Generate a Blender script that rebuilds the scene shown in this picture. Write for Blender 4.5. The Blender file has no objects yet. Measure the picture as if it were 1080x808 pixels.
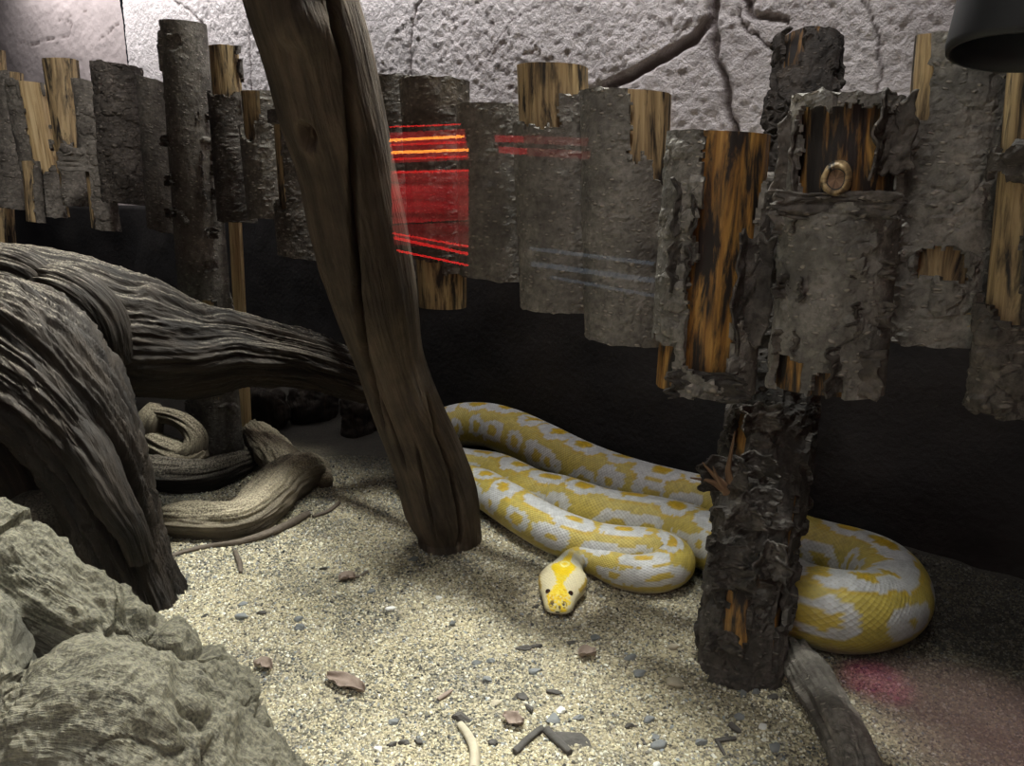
import bpy, math, random
import numpy as np
from mathutils import Vector

# ------------------------------------------------------------------ set-up
SC = bpy.context.scene
COL = SC.collection
H = 0.70                      # camera height over the sand, metres
PITCH = math.radians(14.0)
F = 780.0                     # focal length in pixels of the 1080 x 808 frame
CP, SP = math.cos(PITCH), math.sin(PITCH)
rng = np.random.default_rng(7)
random.seed(7)

def ray(px, py):
    xc = (px - 540.0) / F
    yc = -(py - 404.0) / F
    return np.array([xc, CP + yc * SP, -SP + yc * CP])
def at_z(px, py, z):
    d = ray(px, py); t = (z - H) / d[2]
    return np.array([0, 0, H]) + d * t
def at_Y(px, py, Y):
    d = ray(px, py); t = Y / d[1]
    return np.array([0, 0, H]) + d * t
FN = np.array([0.78, 1.0, 0.0]); FN /= np.linalg.norm(FN)      # fence normal, pointing away from the visitor
FD = 1.93 * H * FN[1]
def at_fence(px, py, off=0.0):
    d = ray(px, py); t = (FD + off) / float(d @ FN)
    return np.array([0, 0, H]) + d * t
WA = np.array([-0.98 * H, 3.83 * H]); WB = np.array([1.32 * H, 1.95 * H])
WT = (WB - WA) / np.linalg.norm(WB - WA)
WN = np.array([-WT[1], WT[0]])                                   # away from visitor
if WN[1] < 0: WN = -WN
def at_wall(px, py):
    d = ray(px, py); n = np.array([WN[0], WN[1], 0]); t = float(WA @ WN) / float(d @ n)
    return np.array([0, 0, H]) + d * t

# ------------------------------------------------------------------ noise
def _hash(ix, iy, iz):
    h = (ix * 374761393 + iy * 668265263 + iz * 2147483647 + 144665) & 0xFFFFFFFF
    h = ((h ^ (h >> 13)) * 1274126177) & 0xFFFFFFFF
    h = ((h ^ (h >> 16)) * 2246822519) & 0xFFFFFFFF
    return ((h ^ (h >> 15)) & 0xFFFFFF) / float(0xFFFFFF)
def vn(x, y, z=0.0):
    x, y, z = np.broadcast_arrays(np.asarray(x, float), np.asarray(y, float), np.asarray(z, float))
    fx, fy, fz = np.floor(x), np.floor(y), np.floor(z)
    ix, iy, iz = fx.astype(np.int64), fy.astype(np.int64), fz.astype(np.int64)
    u, v, w = x - fx, y - fy, z - fz
    u = u*u*u*(u*(u*6-15)+10); v = v*v*v*(v*(v*6-15)+10); w = w*w*w*(w*(w*6-15)+10)
    def L(a, b, t): return a + (b - a) * t
    c = [[[_hash(ix+i, iy+j, iz+k) for k in (0, 1)] for j in (0, 1)] for i in (0, 1)]
    r = L(L(L(c[0][0][0], c[1][0][0], u), L(c[0][1][0], c[1][1][0], u), v),
          L(L(c[0][0][1], c[1][0][1], u), L(c[0][1][1], c[1][1][1], u), v), w)
    return r * 2 - 1
def fbm(x, y, z=0.0, o=4, g=0.5):
    s, a, n = 0, 1.0, 0
    for i in range(o):
        s = s + a * vn(np.asarray(x) * 2**i + 17.3*i, np.asarray(y) * 2**i + 5.1*i, np.asarray(z) * 2**i); n += a; a *= g
    return s / n
def ridged(x, y, z=0.0, o=3):
    s, a, n = 0, 1.0, 0
    for i in range(o):
        s = s + a * (1 - 2*np.abs(vn(np.asarray(x) * 2**i + 9.7*i, np.asarray(y) * 2**i, np.asarray(z) * 2**i))); n += a; a *= 0.5
    return s / n
def cells(x, y, seed=0):
    """random constant per jittered cell, distance to nearest and second nearest cell point"""
    x = np.asarray(x, float); y = np.asarray(y, float)
    ix = np.floor(x).astype(np.int64); iy = np.floor(y).astype(np.int64)
    d1 = np.full(x.shape, 9.0); d2 = np.full(x.shape, 9.0); val = np.zeros(x.shape)
    for dx in (-1, 0, 1):
        for dy in (-1, 0, 1):
            cx, cy = ix + dx, iy + dy
            z = np.full_like(cx, seed)
            px = cx + _hash(cx, cy, z + 11); py = cy + _hash(cx, cy, z + 23)
            d = np.hypot(px - x, py - y); v = _hash(cx, cy, z + 37)
            near = d < d1
            d2 = np.where(near, d1, np.minimum(d2, d)); val = np.where(near, v, val); d1 = np.where(near, d, d1)
    return val, d1, d2
def sstep(a, b, x):
    t = np.clip((x - a) / (b - a), 0, 1); return t*t*(3-2*t)

# ------------------------------------------------------------------ object helpers
def tag(o, label, cat, group=None, kind=None):
    if label: o['label'] = label
    if cat: o['category'] = cat
    if group: o['group'] = group
    if kind: o['kind'] = kind
    return o
def mesh(name, V, Fc, mats, parent=None, uv=None, smooth=True, attrs=None, midx=None, colors=None):
    me = bpy.data.meshes.new(name)
    V = np.asarray(V, np.float32)
    if isinstance(Fc, np.ndarray):
        k = Fc.shape[1]
        me.vertices.add(len(V)); me.vertices.foreach_set('co', V.ravel())
        me.loops.add(Fc.size); me.loops.foreach_set('vertex_index', Fc.ravel().astype(np.int32))
        me.polygons.add(len(Fc)); me.polygons.foreach_set('loop_start', np.arange(0, Fc.size, k, dtype=np.int32))
        me.update(calc_edges=True)
    else:
        me.from_pydata(V.tolist(), [], Fc); me.update()
    if uv is not None:
        lay = me.uv_layers.new(name='UVMap')
        li = np.zeros(len(me.loops), np.int32); me.loops.foreach_get('vertex_index', li)
        lay.data.foreach_set('uv', np.asarray(uv, np.float32)[li].ravel())
    for k, a in (attrs or {}).items():
        at = me.attributes.new(k, 'FLOAT', 'POINT'); at.data.foreach_set('value', np.asarray(a, np.float32).ravel())
    for k, a in (colors or {}).items():
        at = me.color_attributes.new(k, 'FLOAT_COLOR', 'POINT')
        c = np.ones((len(V), 4), np.float32); c[:, :3] = a; at.data.foreach_set('color', c.ravel())
    for m in (mats if isinstance(mats, (list, tuple)) else [mats]): me.materials.append(m)
    if midx is not None: me.polygons.foreach_set('material_index', np.asarray(midx, np.int32))
    me.polygons.foreach_set('use_smooth', np.full(len(me.polygons), smooth, bool))
    me.validate(); me.update()
    o = bpy.data.objects.new(name, me); COL.objects.link(o)
    if parent is not None: o.parent = parent
    return o
def grid_faces(n, m, wrap=False):
    i = np.arange(n-1)[:, None]; j = np.arange(m if wrap else m-1)[None, :]
    j2 = (j + 1) % m
    return np.stack([i*m+j, i*m+j2, (i+1)*m+j2, (i+1)*m+j], -1).reshape(-1, 4)
def empty(name, loc):
    o = bpy.data.objects.new(name, None); COL.objects.link(o); o.location = loc; o.empty_display_size = 0.05; return o
def set_parent_keep(o, p):
    o.parent = p; o.matrix_parent_inverse = p.matrix_basis.inverted()

def catmull(P, n):
    """centripetal Catmull-Rom through the rows of P (any columns, first three are xyz)"""
    P = np.asarray(P, float)
    P = np.vstack([2*P[0]-P[1], P, 2*P[-1]-P[-2]])
    out = []
    for i in range(1, len(P)-2):
        p0, p1, p2, p3 = P[i-1:i+3]
        d = lambda a, b: max(np.linalg.norm((a-b)[:3])**0.5, 1e-4)
        t0 = 0; t1 = t0+d(p0, p1); t2 = t1+d(p1, p2); t3 = t2+d(p2, p3)
        t = np.linspace(t1, t2, n, endpoint=(i == len(P)-3))[:, None]
        A1 = (t1-t)/(t1-t0)*p0+(t-t0)/(t1-t0)*p1; A2 = (t2-t)/(t2-t1)*p1+(t-t1)/(t2-t1)*p2; A3 = (t3-t)/(t3-t2)*p2+(t-t2)/(t3-t2)*p3
        B1 = (t2-t)/(t2-t0)*A1+(t-t0)/(t2-t0)*A2; B2 = (t3-t)/(t3-t1)*A2+(t-t1)/(t3-t1)*A3
        out.append((t2-t)/(t2-t1)*B1+(t-t1)/(t2-t1)*B2)
    return np.vstack(out)
def resample(Q, s_new=None, ds=None):
    s = np.concatenate([[0], np.cumsum(np.linalg.norm(np.diff(Q[:, :3], axis=0), axis=1))])
    if s_new is None: s_new = np.linspace(0, s[-1], max(int(s[-1]/ds), 3))
    return np.stack([np.interp(s_new, s, Q[:, k]) for k in range(Q.shape[1])], 1), s_new
def frames(P, ref):
    T = np.gradient(P, axis=0); T /= np.linalg.norm(T, axis=1)[:, None]
    ref = np.asarray(ref, float)
    N = ref[None] - (T @ ref)[:, None]*T; N /= np.linalg.norm(N, axis=1)[:, None]
    B = np.cross(T, N)
    return T, N, B
class Sweep:
    """tube along control rows (x, y, z, r); theta = 0 lies along ref (put it where nobody looks)"""
    def __init__(self, ctrl, ref=(0, 1, 0), ds=0.006, m=72, sub=24):
        Q = catmull(ctrl, sub); Q, self.s = resample(Q, ds=ds)
        self.P, self.r = Q[:, :3], Q[:, 3]
        self.T, self.N, self.B = frames(self.P, ref)
        self.th = np.linspace(0, 2*math.pi, m)
        self.S, self.TH = np.meshgrid(self.s, self.th, indexing='ij')
        self.R = np.repeat(self.r[:, None], m, 1)
        self.dir = self.N[:, None]*np.cos(self.TH)[..., None] + self.B[:, None]*np.sin(self.TH)[..., None]
    def base(self): return self.P[:, None] + self.dir*self.R[..., None]
    def build(self, name, mats, parent=None, disp=0.0, caps=True, mask=None, attrs=None, roundend=False, squash=None):
        R = self.R + disp
        D = self.dir
        V = self.P[:, None] + D*R[..., None]
        n, m = self.S.shape
        uv = np.stack([self.TH*self.r.mean(), self.S], -1).reshape(-1, 2)
        Fq = grid_faces(n, m)
        V = V.reshape(-1, 3)
        if mask is not None:
            keep = ~mask.reshape(-1)[Fq].any(1); Fq = Fq[keep]
            return mesh(name, V, Fq, mats, parent, uv, smooth=False, attrs={k: a.reshape(-1) for k, a in (attrs or {}).items()})
        faces = [tuple(f) for f in Fq.tolist()]; mi = [0]*len(faces)
        at = {k: list(a.reshape(-1)) for k, a in (attrs or {}).items()}
        if caps:
            V = list(map(tuple, V)); uv = list(map(tuple, uv))
            for e, i in ((0, 0), (1, n-1)):
                base = len(V)
                for j in range(m-1):
                    V.append(V[i*m+j]); uv.append((math.cos(self.th[j])*self.r[i], math.sin(self.th[j])*self.r[i]))
                    for k in at: at[k].append(at[k][i*m+j])
                c = len(V); V.append(tuple(np.mean(V[base:base+m-1], axis=0) + (self.T[i]*(1 if e else -1)*self.r[i]*(0.5 if roundend else 0.0)))); uv.append((0, 0))
                for k in at: at[k].append(at[k][i*m])
                for j in range(m-1):
                    a, b = base+j, base+(j+1) % (m-1)
                    faces.append((a, b, c) if e else (b, a, c)); mi.append(1 if (isinstance(mats, (list, tuple)) and len(mats) > 1) else 0)
        return mesh(name, V, faces, mats, parent, uv, attrs=at, midx=mi)

# ------------------------------------------------------------------ materials
class NT:
    def __init__(s, name):
        s.m = bpy.data.materials.new(name); s.m.use_nodes = True; s.t = s.m.node_tree; s.t.nodes.clear()
        s.out = s.t.nodes.new('ShaderNodeOutputMaterial')
    def n(s, typ, ins=None, **kw):
        nd = s.t.nodes.new(typ)
        for k, v in kw.items(): setattr(nd, k, v)
        for k, v in (ins or {}).items():
            if isinstance(v, bpy.types.NodeSocket): s.t.links.new(v, nd.inputs[k])
            else: nd.inputs[k].default_value = v
        return nd
    def link(s, a, b): s.t.links.new(a, b)
    def coords(s, kind='Object', scale=(1, 1, 1)):
        tc = s.n('ShaderNodeTexCoord')
        return s.n('ShaderNodeMapping', {'Vector': tc.outputs[kind], 'Scale': scale}).outputs[0]
    def noise(s, vec, scale, detail=4, rough=0.55, dist=0.0):
        return s.n('ShaderNodeTexNoise', {'Vector': vec, 'Scale': scale, 'Detail': detail, 'Roughness': rough, 'Distortion': dist}).outputs['Fac']
    def ramp(s, fac, stops, interp='LINEAR'):
        r = s.n('ShaderNodeValToRGB', {'Fac': fac}); r.color_ramp.interpolation = interp
        el = r.color_ramp.elements
        while len(el) > 1: el.remove(el[-1])
        for i, (p, c) in enumerate(stops):
            e = el[0] if i == 0 else el.new(p)
            e.position = p
            if isinstance(c, (int, float)): c = (c, c, c)
            e.color = (*c, 1)
        return r.outputs[0]
    def mix(s, fac, a, b, blend='MIX'):
        r = s.n('ShaderNodeMix', data_type='RGBA', blend_type=blend)
        for k, v in ((0, fac), (6, a), (7, b)):
            if isinstance(v, bpy.types.NodeSocket): s.t.links.new(v, r.inputs[k])
            elif k == 0: r.inputs[0].default_value = v
            else: r.inputs[k].default_value = (*v, 1)
        return r.outputs[2]
    def math(s, op, a, b=0.0):
        r = s.n('ShaderNodeMath', operation=op)
        for k, v in ((0, a), (1, b)):
            if isinstance(v, bpy.types.NodeSocket): s.t.links.new(v, r.inputs[k])
            else: r.inputs[k].default_value = v
        return r.outputs[0]
    def attr(s, name, out='Fac'): return s.n('ShaderNodeAttribute', attribute_name=name).outputs[out]
    def bump(s, h, strength=0.5, dist=0.01, normal=None):
        ins = {'Height': h, 'Strength': strength, 'Distance': dist}
        if normal is not None: ins['Normal'] = normal
        return s.n('ShaderNodeBump', ins).outputs[0]
    def finish(s, color, rough=0.8, normal=None, spec=0.3):
        b = s.n('ShaderNodeBsdfPrincipled')
        for k, v in (('Base Color', color), ('Roughness', rough), ('Specular IOR Level', spec)):
            if isinstance(v, bpy.types.NodeSocket): s.t.links.new(v, b.inputs[k])
            else: b.inputs[k].default_value = (*v, 1) if isinstance(v, tuple) else v
        if normal is not None: s.t.links.new(normal, b.inputs['Normal'])
        s.t.links.new(b.outputs[0], s.out.inputs[0])
        return s.m

def bark_mat(name, dark, mid, light, lent=0.55, rough=0.72):
    k = NT(name)
    uv = k.coords('UV'); ob = k.coords('Object')
    n1 = k.noise(ob, 14, 5, 0.6); n2 = k.noise(ob, 90, 4, 0.65)
    base = k.ramp(n1, [(0.30, dark), (0.52, mid), (0.74, light)])
    base = k.mix(k.ramp(n2, [(0.35, 0.0), (0.7, 0.75)]), base, tuple(0.55*c for c in dark))
    # lenticels: short pale dashes across the trunk
    lv = k.n('ShaderNodeMapping', {'Vector': uv, 'Scale': (70, 150, 1)}).outputs[0]
    vo = k.n('ShaderNodeTexVoronoi', {'Vector': lv, 'Scale': 1.0, 'Randomness': 1.0})
    spot = k.ramp(vo.outputs['Distance'], [(0.16, 1.0), (0.30, 0.0)])
    keep = k.ramp(k.n('ShaderNodeSeparateColor', {'Color': vo.outputs['Color']}).outputs[0], [(0.34, 0.0), (0.42, 1.0)])
    spot = k.math('MULTIPLY', spot, keep)
    col = k.mix(k.math('MULTIPLY', spot, lent), base, (0.46, 0.40, 0.34))
    hgt = k.math('ADD', k.math('MULTIPLY', n2, 0.9), k.math('MULTIPLY', spot, 0.7))
    nrm = k.bump(hgt, 0.8, 0.006)
    nrm = k.bump(k.noise(ob, 320, 3, 0.6), 0.5, 0.0015, nrm)
    return k.finish(col, rough, nrm, 0.35)
def wood_mat(name, light, mid, dark, char=0.0, rough=0.6):
    k = NT(name)
    uv = k.coords('UV'); ob = k.coords('Object')
    g = k.n('ShaderNodeMapping', {'Vector': uv, 'Scale': (110, 6, 1)}).outputs[0]
    n1 = k.noise(g, 1.0, 5, 0.6, 0.6)
    col = k.ramp(n1, [(0.28, dark), (0.47, mid), (0.68, light)])
    if char > 0:
        g2 = k.n('ShaderNodeMapping', {'Vector': uv, 'Scale': (58, 9, 1)}).outputs[0]
        c = k.noise(g2, 1.0, 5, 0.62, 0.4)
        col = k.mix(k.ramp(c, [(0.58-char*0.3, 0.0), (0.72-char*0.3, 1.0)]), col, (0.022, 0.018, 0.016))
    nrm = k.bump(n1, 0.5, 0.004)
    return k.finish(col, rough, nrm, 0.35)
def cut_mat(name, c1, c2):
    k = NT(name)
    ob = k.coords('Object')
    n = k.noise(ob, 160, 4, 0.6); n0 = k.noise(ob, 22, 3)
    col = k.mix(n0, c1, c2)
    return k.finish(col, 0.85, k.bump(n, 0.6, 0.003), 0.2)

M = {}
M['bark'] = bark_mat('bark_brown_grey', (0.085, 0.074, 0.064), (0.205, 0.182, 0.156), (0.32, 0.288, 0.25))
M['bark_dark'] = bark_mat('bark_dark', (0.036, 0.030, 0.026), (0.105, 0.088, 0.075), (0.21, 0.18, 0.158), 0.35)
M['bark_black'] = bark_mat('bark_blackened', (0.022, 0.019, 0.017), (0.075, 0.064, 0.056), (0.19, 0.165, 0.147), 0.18, 0.75)
M['bark_grey'] = bark_mat('bark_grey', (0.105, 0.096, 0.086), (0.225, 0.206, 0.182), (0.34, 0.312, 0.28))
M['wood'] = wood_mat('wood_bare_tan', (0.54, 0.40, 0.215), (0.34, 0.235, 0.12), (0.09, 0.06, 0.034), 0.36)
M['wood_orange'] = wood_mat('wood_bare_orange', (0.48, 0.27, 0.075), (0.30, 0.15, 0.04), (0.05, 0.027, 0.014), 0.52, 0.45)
M['wood_charred'] = wood_mat('wood_bare_charred', (0.48, 0.27, 0.075), (0.30, 0.15, 0.04), (0.05, 0.027, 0.014), 0.66, 0.45)
M['wood_pale'] = wood_mat('wood_sawn_pale', (0.62, 0.47, 0.26), (0.46, 0.32, 0.155), (0.22, 0.14, 0.065), 0.0)
M['wood_red'] = wood_mat('wood_torn_red', (0.26, 0.16, 0.10), (0.17, 0.10, 0.06), (0.06, 0.035, 0.025), 0.1)
M['cut'] = cut_mat('wood_cut_end', (0.62, 0.52, 0.34), (0.45, 0.35, 0.2))

def plaster(name, c, g, amp, fine):
    k = NT(name); ob = k.coords('Object')
    n = k.noise(ob, 5, 4); f = k.noise(ob, fine, 5, 0.62)
    col = k.mix(k.ramp(n, [(0.35, 0.0), (0.7, 1.0)]), c, tuple(0.8*x for x in c))
    col = k.mix(k.attr('groove'), col, g)
    nrm = k.bump(f, amp, 0.02)
    return k.finish(col, 0.92, nrm, 0.15)
M['plaster'] = plaster('plaster_rough_white', (0.66, 0.61, 0.61), (0.13, 0.105, 0.10), 0.7, 120)
M['plaster_side'] = plaster('plaster_smooth_mauve', (0.40, 0.345, 0.34), (0.12, 0.09, 0.085), 0.3, 30)
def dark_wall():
    k = NT('dark_plinth'); ob = k.coords('Object')
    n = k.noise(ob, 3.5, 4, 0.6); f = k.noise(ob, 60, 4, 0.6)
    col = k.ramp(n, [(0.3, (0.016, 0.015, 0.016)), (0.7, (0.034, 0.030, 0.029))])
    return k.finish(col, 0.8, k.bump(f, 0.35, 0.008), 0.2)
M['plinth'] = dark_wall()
def sand_mat():
    k = NT('sand'); ob = k.coords('Object')
    vo = k.n('ShaderNodeTexVoronoi', {'Vector': ob, 'Scale': 330.0})
    rnd = k.n('ShaderNodeSeparateColor', {'Color': vo.outputs['Color']}).outputs[0]
    col = k.ramp(rnd, [(0.0, (0.07, 0.062, 0.05)), (0.25, (0.2, 0.175, 0.12)), (0.6, (0.36, 0.31, 0.2)), (1.0, (0.52, 0.46, 0.33))])
    n = k.noise(ob, 7, 4, 0.6)
    col = k.mix(k.ramp(n, [(0.4, 0.0), (0.65, 0.45)]), col, (0.16, 0.145, 0.12))
    col = k.mix(k.attr('soil_shade'), col, (0.03, 0.027, 0.024))  # dark earth and painted shade
    return k.finish(col, 0.9, k.bump(vo.outputs['Distance'], 0.7, 0.003), 0.25)
M['sand'] = sand_mat()
def vcol_mat(name, attr, rough=0.85, spec=0.25, bump=None):
    k = NT(name); nrm = None
    if bump: nrm = k.bump(k.noise(k.coords('Object'), bump[0], 4, 0.6), bump[1], bump[2])
    return k.finish(k.attr(attr, 'Color'), rough, nrm, spec)
M['grain'] = vcol_mat('sand_grains', 'tint', 0.7, 0.35)
def stone_mat(name, a, b, sc=40):
    k = NT(name); ob = k.coords('Object')
    n = k.noise(ob, sc, 4, 0.6)
    return k.finish(k.mix(n, a, b), 0.75, k.bump(n, 0.5, 0.004), 0.3)
M['slate'] = stone_mat('slate_grey_stone', (0.10, 0.105, 0.108), (0.25, 0.255, 0.255))
M['stone_white'] = stone_mat('white_stone', (0.6, 0.58, 0.55), (0.75, 0.74, 0.72))
M['stone_tan'] = stone_mat('tan_stone', (0.30, 0.26, 0.19), (0.5, 0.44, 0.33))
M['chip'] = stone_mat('dark_bark_chip', (0.025, 0.022, 0.02), (0.11, 0.10, 0.09), 60)
M['leaf'] = stone_mat('dry_leaf_brown', (0.15, 0.105, 0.082), (0.29, 0.225, 0.185), 50)
M['twig'] = stone_mat('twig_brown', (0.05, 0.038, 0.03), (0.15, 0.118, 0.09), 90)
def drift_mat(name, hi, lo, pale_top, sx=60, sy=5):
    """weathered wood, paler on what faces up (sand cover, plus top light painted on the stump)"""
    k = NT(name); uv = k.coords('UV'); ob = k.coords('Object')
    g = k.n('ShaderNodeMapping', {'Vector': uv, 'Scale': (sx, sy, 1)}).outputs[0]
    n = k.noise(g, 1.0, 6, 0.65, 0.5); n2 = k.noise(ob, 12, 4, 0.6)
    col = k.ramp(n, [(0.3, lo), (0.55, tuple(0.5*(a+b) for a, b in zip(hi, lo))), (0.75, hi)])
    col = k.mix(k.ramp(n2, [(0.4, 0.0), (0.7, 0.6)]), col, tuple(0.45*c for c in lo))
    sp = k.noise(ob, 260, 3, 0.7)
    d = k.math('MULTIPLY', k.attr('dust_light'), k.ramp(sp, [(0.40, 0.0), (0.6, 1.0)]))  # sandy cover and painted top light, set per vertex
    col = k.mix(d, col, pale_top)
    nrm = k.bump(n, 0.95, 0.011); nrm = k.bump(sp, 0.45, 0.0025, nrm)
    return k.finish(col, 0.75, nrm, 0.25)
M['drift'] = drift_mat('driftwood_dark', (0.044, 0.032, 0.023), (0.008, 0.0062, 0.0055), (0.36, 0.31, 0.24))
M['drift_pale'] = drift_mat('driftwood_pale', (0.30, 0.245, 0.175), (0.06, 0.048, 0.037), (0.5, 0.43, 0.30))
M['post'] = drift_mat('weathered_post', (0.165, 0.124, 0.09), (0.036, 0.028, 0.023), (0.4, 0.33, 0.25), 45, 3.5)
M['rock'] = drift_mat('layered_rock', (0.19, 0.172, 0.128), (0.036, 0.034, 0.028), (0.30, 0.27, 0.19), 120, 16)
def plain(name, c, rough=0.5, spec=0.4):
    k = NT(name); n = k.noise(k.coords('Object'), 70, 3)
    return k.finish(k.mix(n, c, tuple(0.8*x for x in c)), rough, None, spec)
M['black'] = plain('black_paint', (0.013, 0.013, 0.015), 0.55)
M['hall'] = plain('dark_hall_paint', (0.03, 0.028, 0.03), 0.8, 0.1)
M['hall_floor'] = plain('hall_floor_vinyl', (0.42, 0.36, 0.34), 0.7, 0.2)
def emis(name, c, s):
    k = NT(name)
    e = k.n('ShaderNodeEmission', {'Color': (*c, 1), 'Strength': s}); k.link(e.outputs[0], k.out.inputs[0]); return k.m
def glass_mat():
    k = NT('clear_glass')
    t = k.n('ShaderNodeBsdfTransparent', {'Color': (0.97, 0.98, 0.98, 1)}); g = k.n('ShaderNodeBsdfGlossy', {'Roughness': 0.0})
    fr = k.n('ShaderNodeFresnel', {'IOR': 1.5})
    mx = k.n('ShaderNodeMixShader', {0: fr.outputs[0], 1: t.outputs[0], 2: g.outputs[0]})
    k.link(mx.outputs[0], k.out.inputs[0]); return k.m
M['glass'] = glass_mat()

# ------------------------------------------------------------------ camera, world
cam = bpy.data.cameras.new('camera'); co = bpy.data.objects.new('camera', cam); COL.objects.link(co)
co.location = (0, 0, H); co.rotation_euler = (math.pi/2 - PITCH, 0, 0)
cam.sensor_width = 36; cam.lens = F/1080*36; cam.clip_start = 0.02
SC.camera = co
w = bpy.data.worlds.new('world'); SC.world = w; w.use_nodes = True
w.node_tree.nodes['Background'].inputs[0].default_value = (0.75, 0.85, 1.0, 1)
w.node_tree.nodes['Background'].inputs[1].default_value = 0.022
SC.view_settings.view_transform = 'Standard'; SC.view_settings.look = 'None'
SC.view_settings.gamma = 1; SC.view_settings.use_curve_mapping = False; SC.view_settings.exposure = 0.0

# ------------------------------------------------------------------ setting
def gz(x, y):
    """height of the sand"""
    x = np.asarray(x, float); y = np.asarray(y, float)
    z = 0.010*fbm(x*4+3, y*4, 0.3, 3) + 0.003*fbm(x*22, y*22, 1.7, 2)
    z = z + 0.03*sstep(1.75, 2.2, y + 0.64*x)             # bank towards the back wall
    z = z + 0.015*np.exp(-(((x-0.30)/0.20)**2+((y-1.0)/0.16)**2))
    return z
xs = np.linspace(-2.6, 2.0, 520); ys = np.linspace(0.30, 3.7, 400)
GX, GY = np.meshgrid(xs, ys, indexing='ij')
GZ = gz(GX, GY)
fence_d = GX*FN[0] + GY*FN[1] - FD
soil_shade = sstep(0.02, 0.22, fence_d + 0.05*fbm(GX*7, GY*7, 2))*0.95  # dark earth, plus shade put into the ground colour
soil_shade = np.maximum(soil_shade, sstep(0.42, 0.62, GX + 0.35*(GY-0.9) + 0.04*fbm(GX*9, GY*9, 3))*0.85)
soil_shade = np.maximum(soil_shade, sstep(-0.62, -0.85, GX)*sstep(1.05, 1.3, GY)*0.95)  # shade of the hollow beside the stump painted in
o = mesh('floor', np.stack([GX, GY, GZ], -1).reshape(-1, 3), grid_faces(520, 400)[:, ::-1], M['sand'], attrs={'soil_shade': soil_shade}); o['kind'] = 'structure'

CORNER = at_wall(145, 150)[:2]
def seg_dist(U, Z, pts):
    d = np.full(U.shape, 9.0)
    for (a, b) in zip(pts[:-1], pts[1:]):
        ab = b-a; t = np.clip(((U-a[0])*ab[0]+(Z-a[1])*ab[1])/(ab@ab), 0, 1)
        d = np.minimum(d, np.hypot(U-a[0]-t*ab[0], Z-a[1]-t*ab[1]))
    return d
def wall(name, p0, t, n, length, z0, z1, mat, step, rough, grooves=(), smooth_amp=0.0):
    U, Z = np.meshgrid(np.arange(0, length, step), np.arange(z0, z1, step), indexing='ij')
    lump = fbm(U*2.2, Z*2.2, 5, 3)*0.012
    stucco = 0.28*fbm(U*30, Z*30, 1, 3, 0.6)+0.85*fbm(U*88, Z*88, 6, 2, 0.6)*(0.55+0.45*sstep(-0.3, 0.3, fbm(U*3, Z*3, 8, 2)))
    h = lump + rough*np.maximum(stucco+0.1, -0.25) + smooth_amp*ridged(U*3.1, Z*3.1, 4, 3)
    gr = np.zeros(U.shape)
    wob = 0.012*fbm(U*18, Z*18, 9, 3)
    for pts, wd, dp in grooves:
        P = []
        for (x, y) in pts:
            q = at_wall(x, y); P.append(np.array([(q[:2]-p0) @ t, q[2]]))
        d = seg_dist(U+wob, Z+wob, P)
        f = 1-sstep(wd*0.35, wd, d); h = h*(1-0.6*f) - dp*f; gr = np.maximum(gr, f*0.9)
    X = p0[0]+t[0]*U - n[0]*h; Y = p0[1]+t[1]*U - n[1]*h
    V = np.stack([X, Y, Z], -1).reshape(-1, 3)
    o = mesh(name, V, grid_faces(*U.shape), mat, attrs={'groove': gr}); o['kind'] = 'structure'; return o
GROOVES = [([(618, 104), (655, 86), (700, 62), (735, 38), (750, 18), (752, -20)], 0.016, 0.020),
           ([(750, 10), (756, 60), (764, 95), (778, 135), (790, 180)], 0.012, 0.016),
           ([(772, -10), (800, 14), (829, 24)], 0.008, 0.010), ([(778, 8), (800, 40), (815, 55)], 0.005, 0.008),
           ([(452, -10), (439, 8), (433, 40), (433, 90)], 0.006, 0.008), ([(176, -8), (196, 10), (214, 24)], 0.006, 0.009),
           ([(268, -5), (262, 40), (264, 100)], 0.006, 0.008), ([(512, 60), (540, 20), (570, 5)], 0.003, 0.004),
           ([(905, -5), (925, 30), (930, 95)], 0.004, 0.004)]
WTOP = 1.62
wall('wall_back', CORNER, WT, WN, 4.3, 0.0, WTOP+0.25, M['plaster'], 0.0055, 0.0075, GROOVES)
LT = np.array([math.cos(math.radians(-30.0)), math.sin(math.radians(-30.0))]); LN = np.array([-LT[1], LT[0]])
def at_left(px, py):
    d = ray(px, py); n = np.array([LN[0], LN[1], 0]); t = float(CORNER @ LN)/float(d @ n); return np.array([0, 0, H])+d*t
_aw = at_wall; at_wall = at_left
LP0 = CORNER - LT*2.4
wall('wall_left', LP0, LT, LN, 2.4, 0.0, WTOP+0.25, M['plaster_side'], 0.009, 0.0040,
     [([(20, 47), (40, 45), (72, 38), (76, 24), (60, 22)], 0.004, 0.006), ([(104, 40), (112, 36), (118, 30), (124, 28)], 0.004, 0.006), ([(90, 12), (72, 17)], 0.003, 0.004)], 0.006)
at_wall = _aw
# near-black panel over the lower wall
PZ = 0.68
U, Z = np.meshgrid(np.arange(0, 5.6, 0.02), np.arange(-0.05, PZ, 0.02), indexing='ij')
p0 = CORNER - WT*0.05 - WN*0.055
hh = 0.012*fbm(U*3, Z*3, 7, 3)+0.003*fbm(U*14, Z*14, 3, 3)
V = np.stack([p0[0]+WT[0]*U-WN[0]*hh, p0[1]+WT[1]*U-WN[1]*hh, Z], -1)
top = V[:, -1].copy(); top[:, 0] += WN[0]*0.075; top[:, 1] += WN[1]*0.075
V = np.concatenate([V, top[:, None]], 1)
o = mesh('baseboard_back', V.reshape(-1, 3), grid_faces(V.shape[0], V.shape[1]), M['plinth']); o['kind'] = 'structure'

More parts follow.
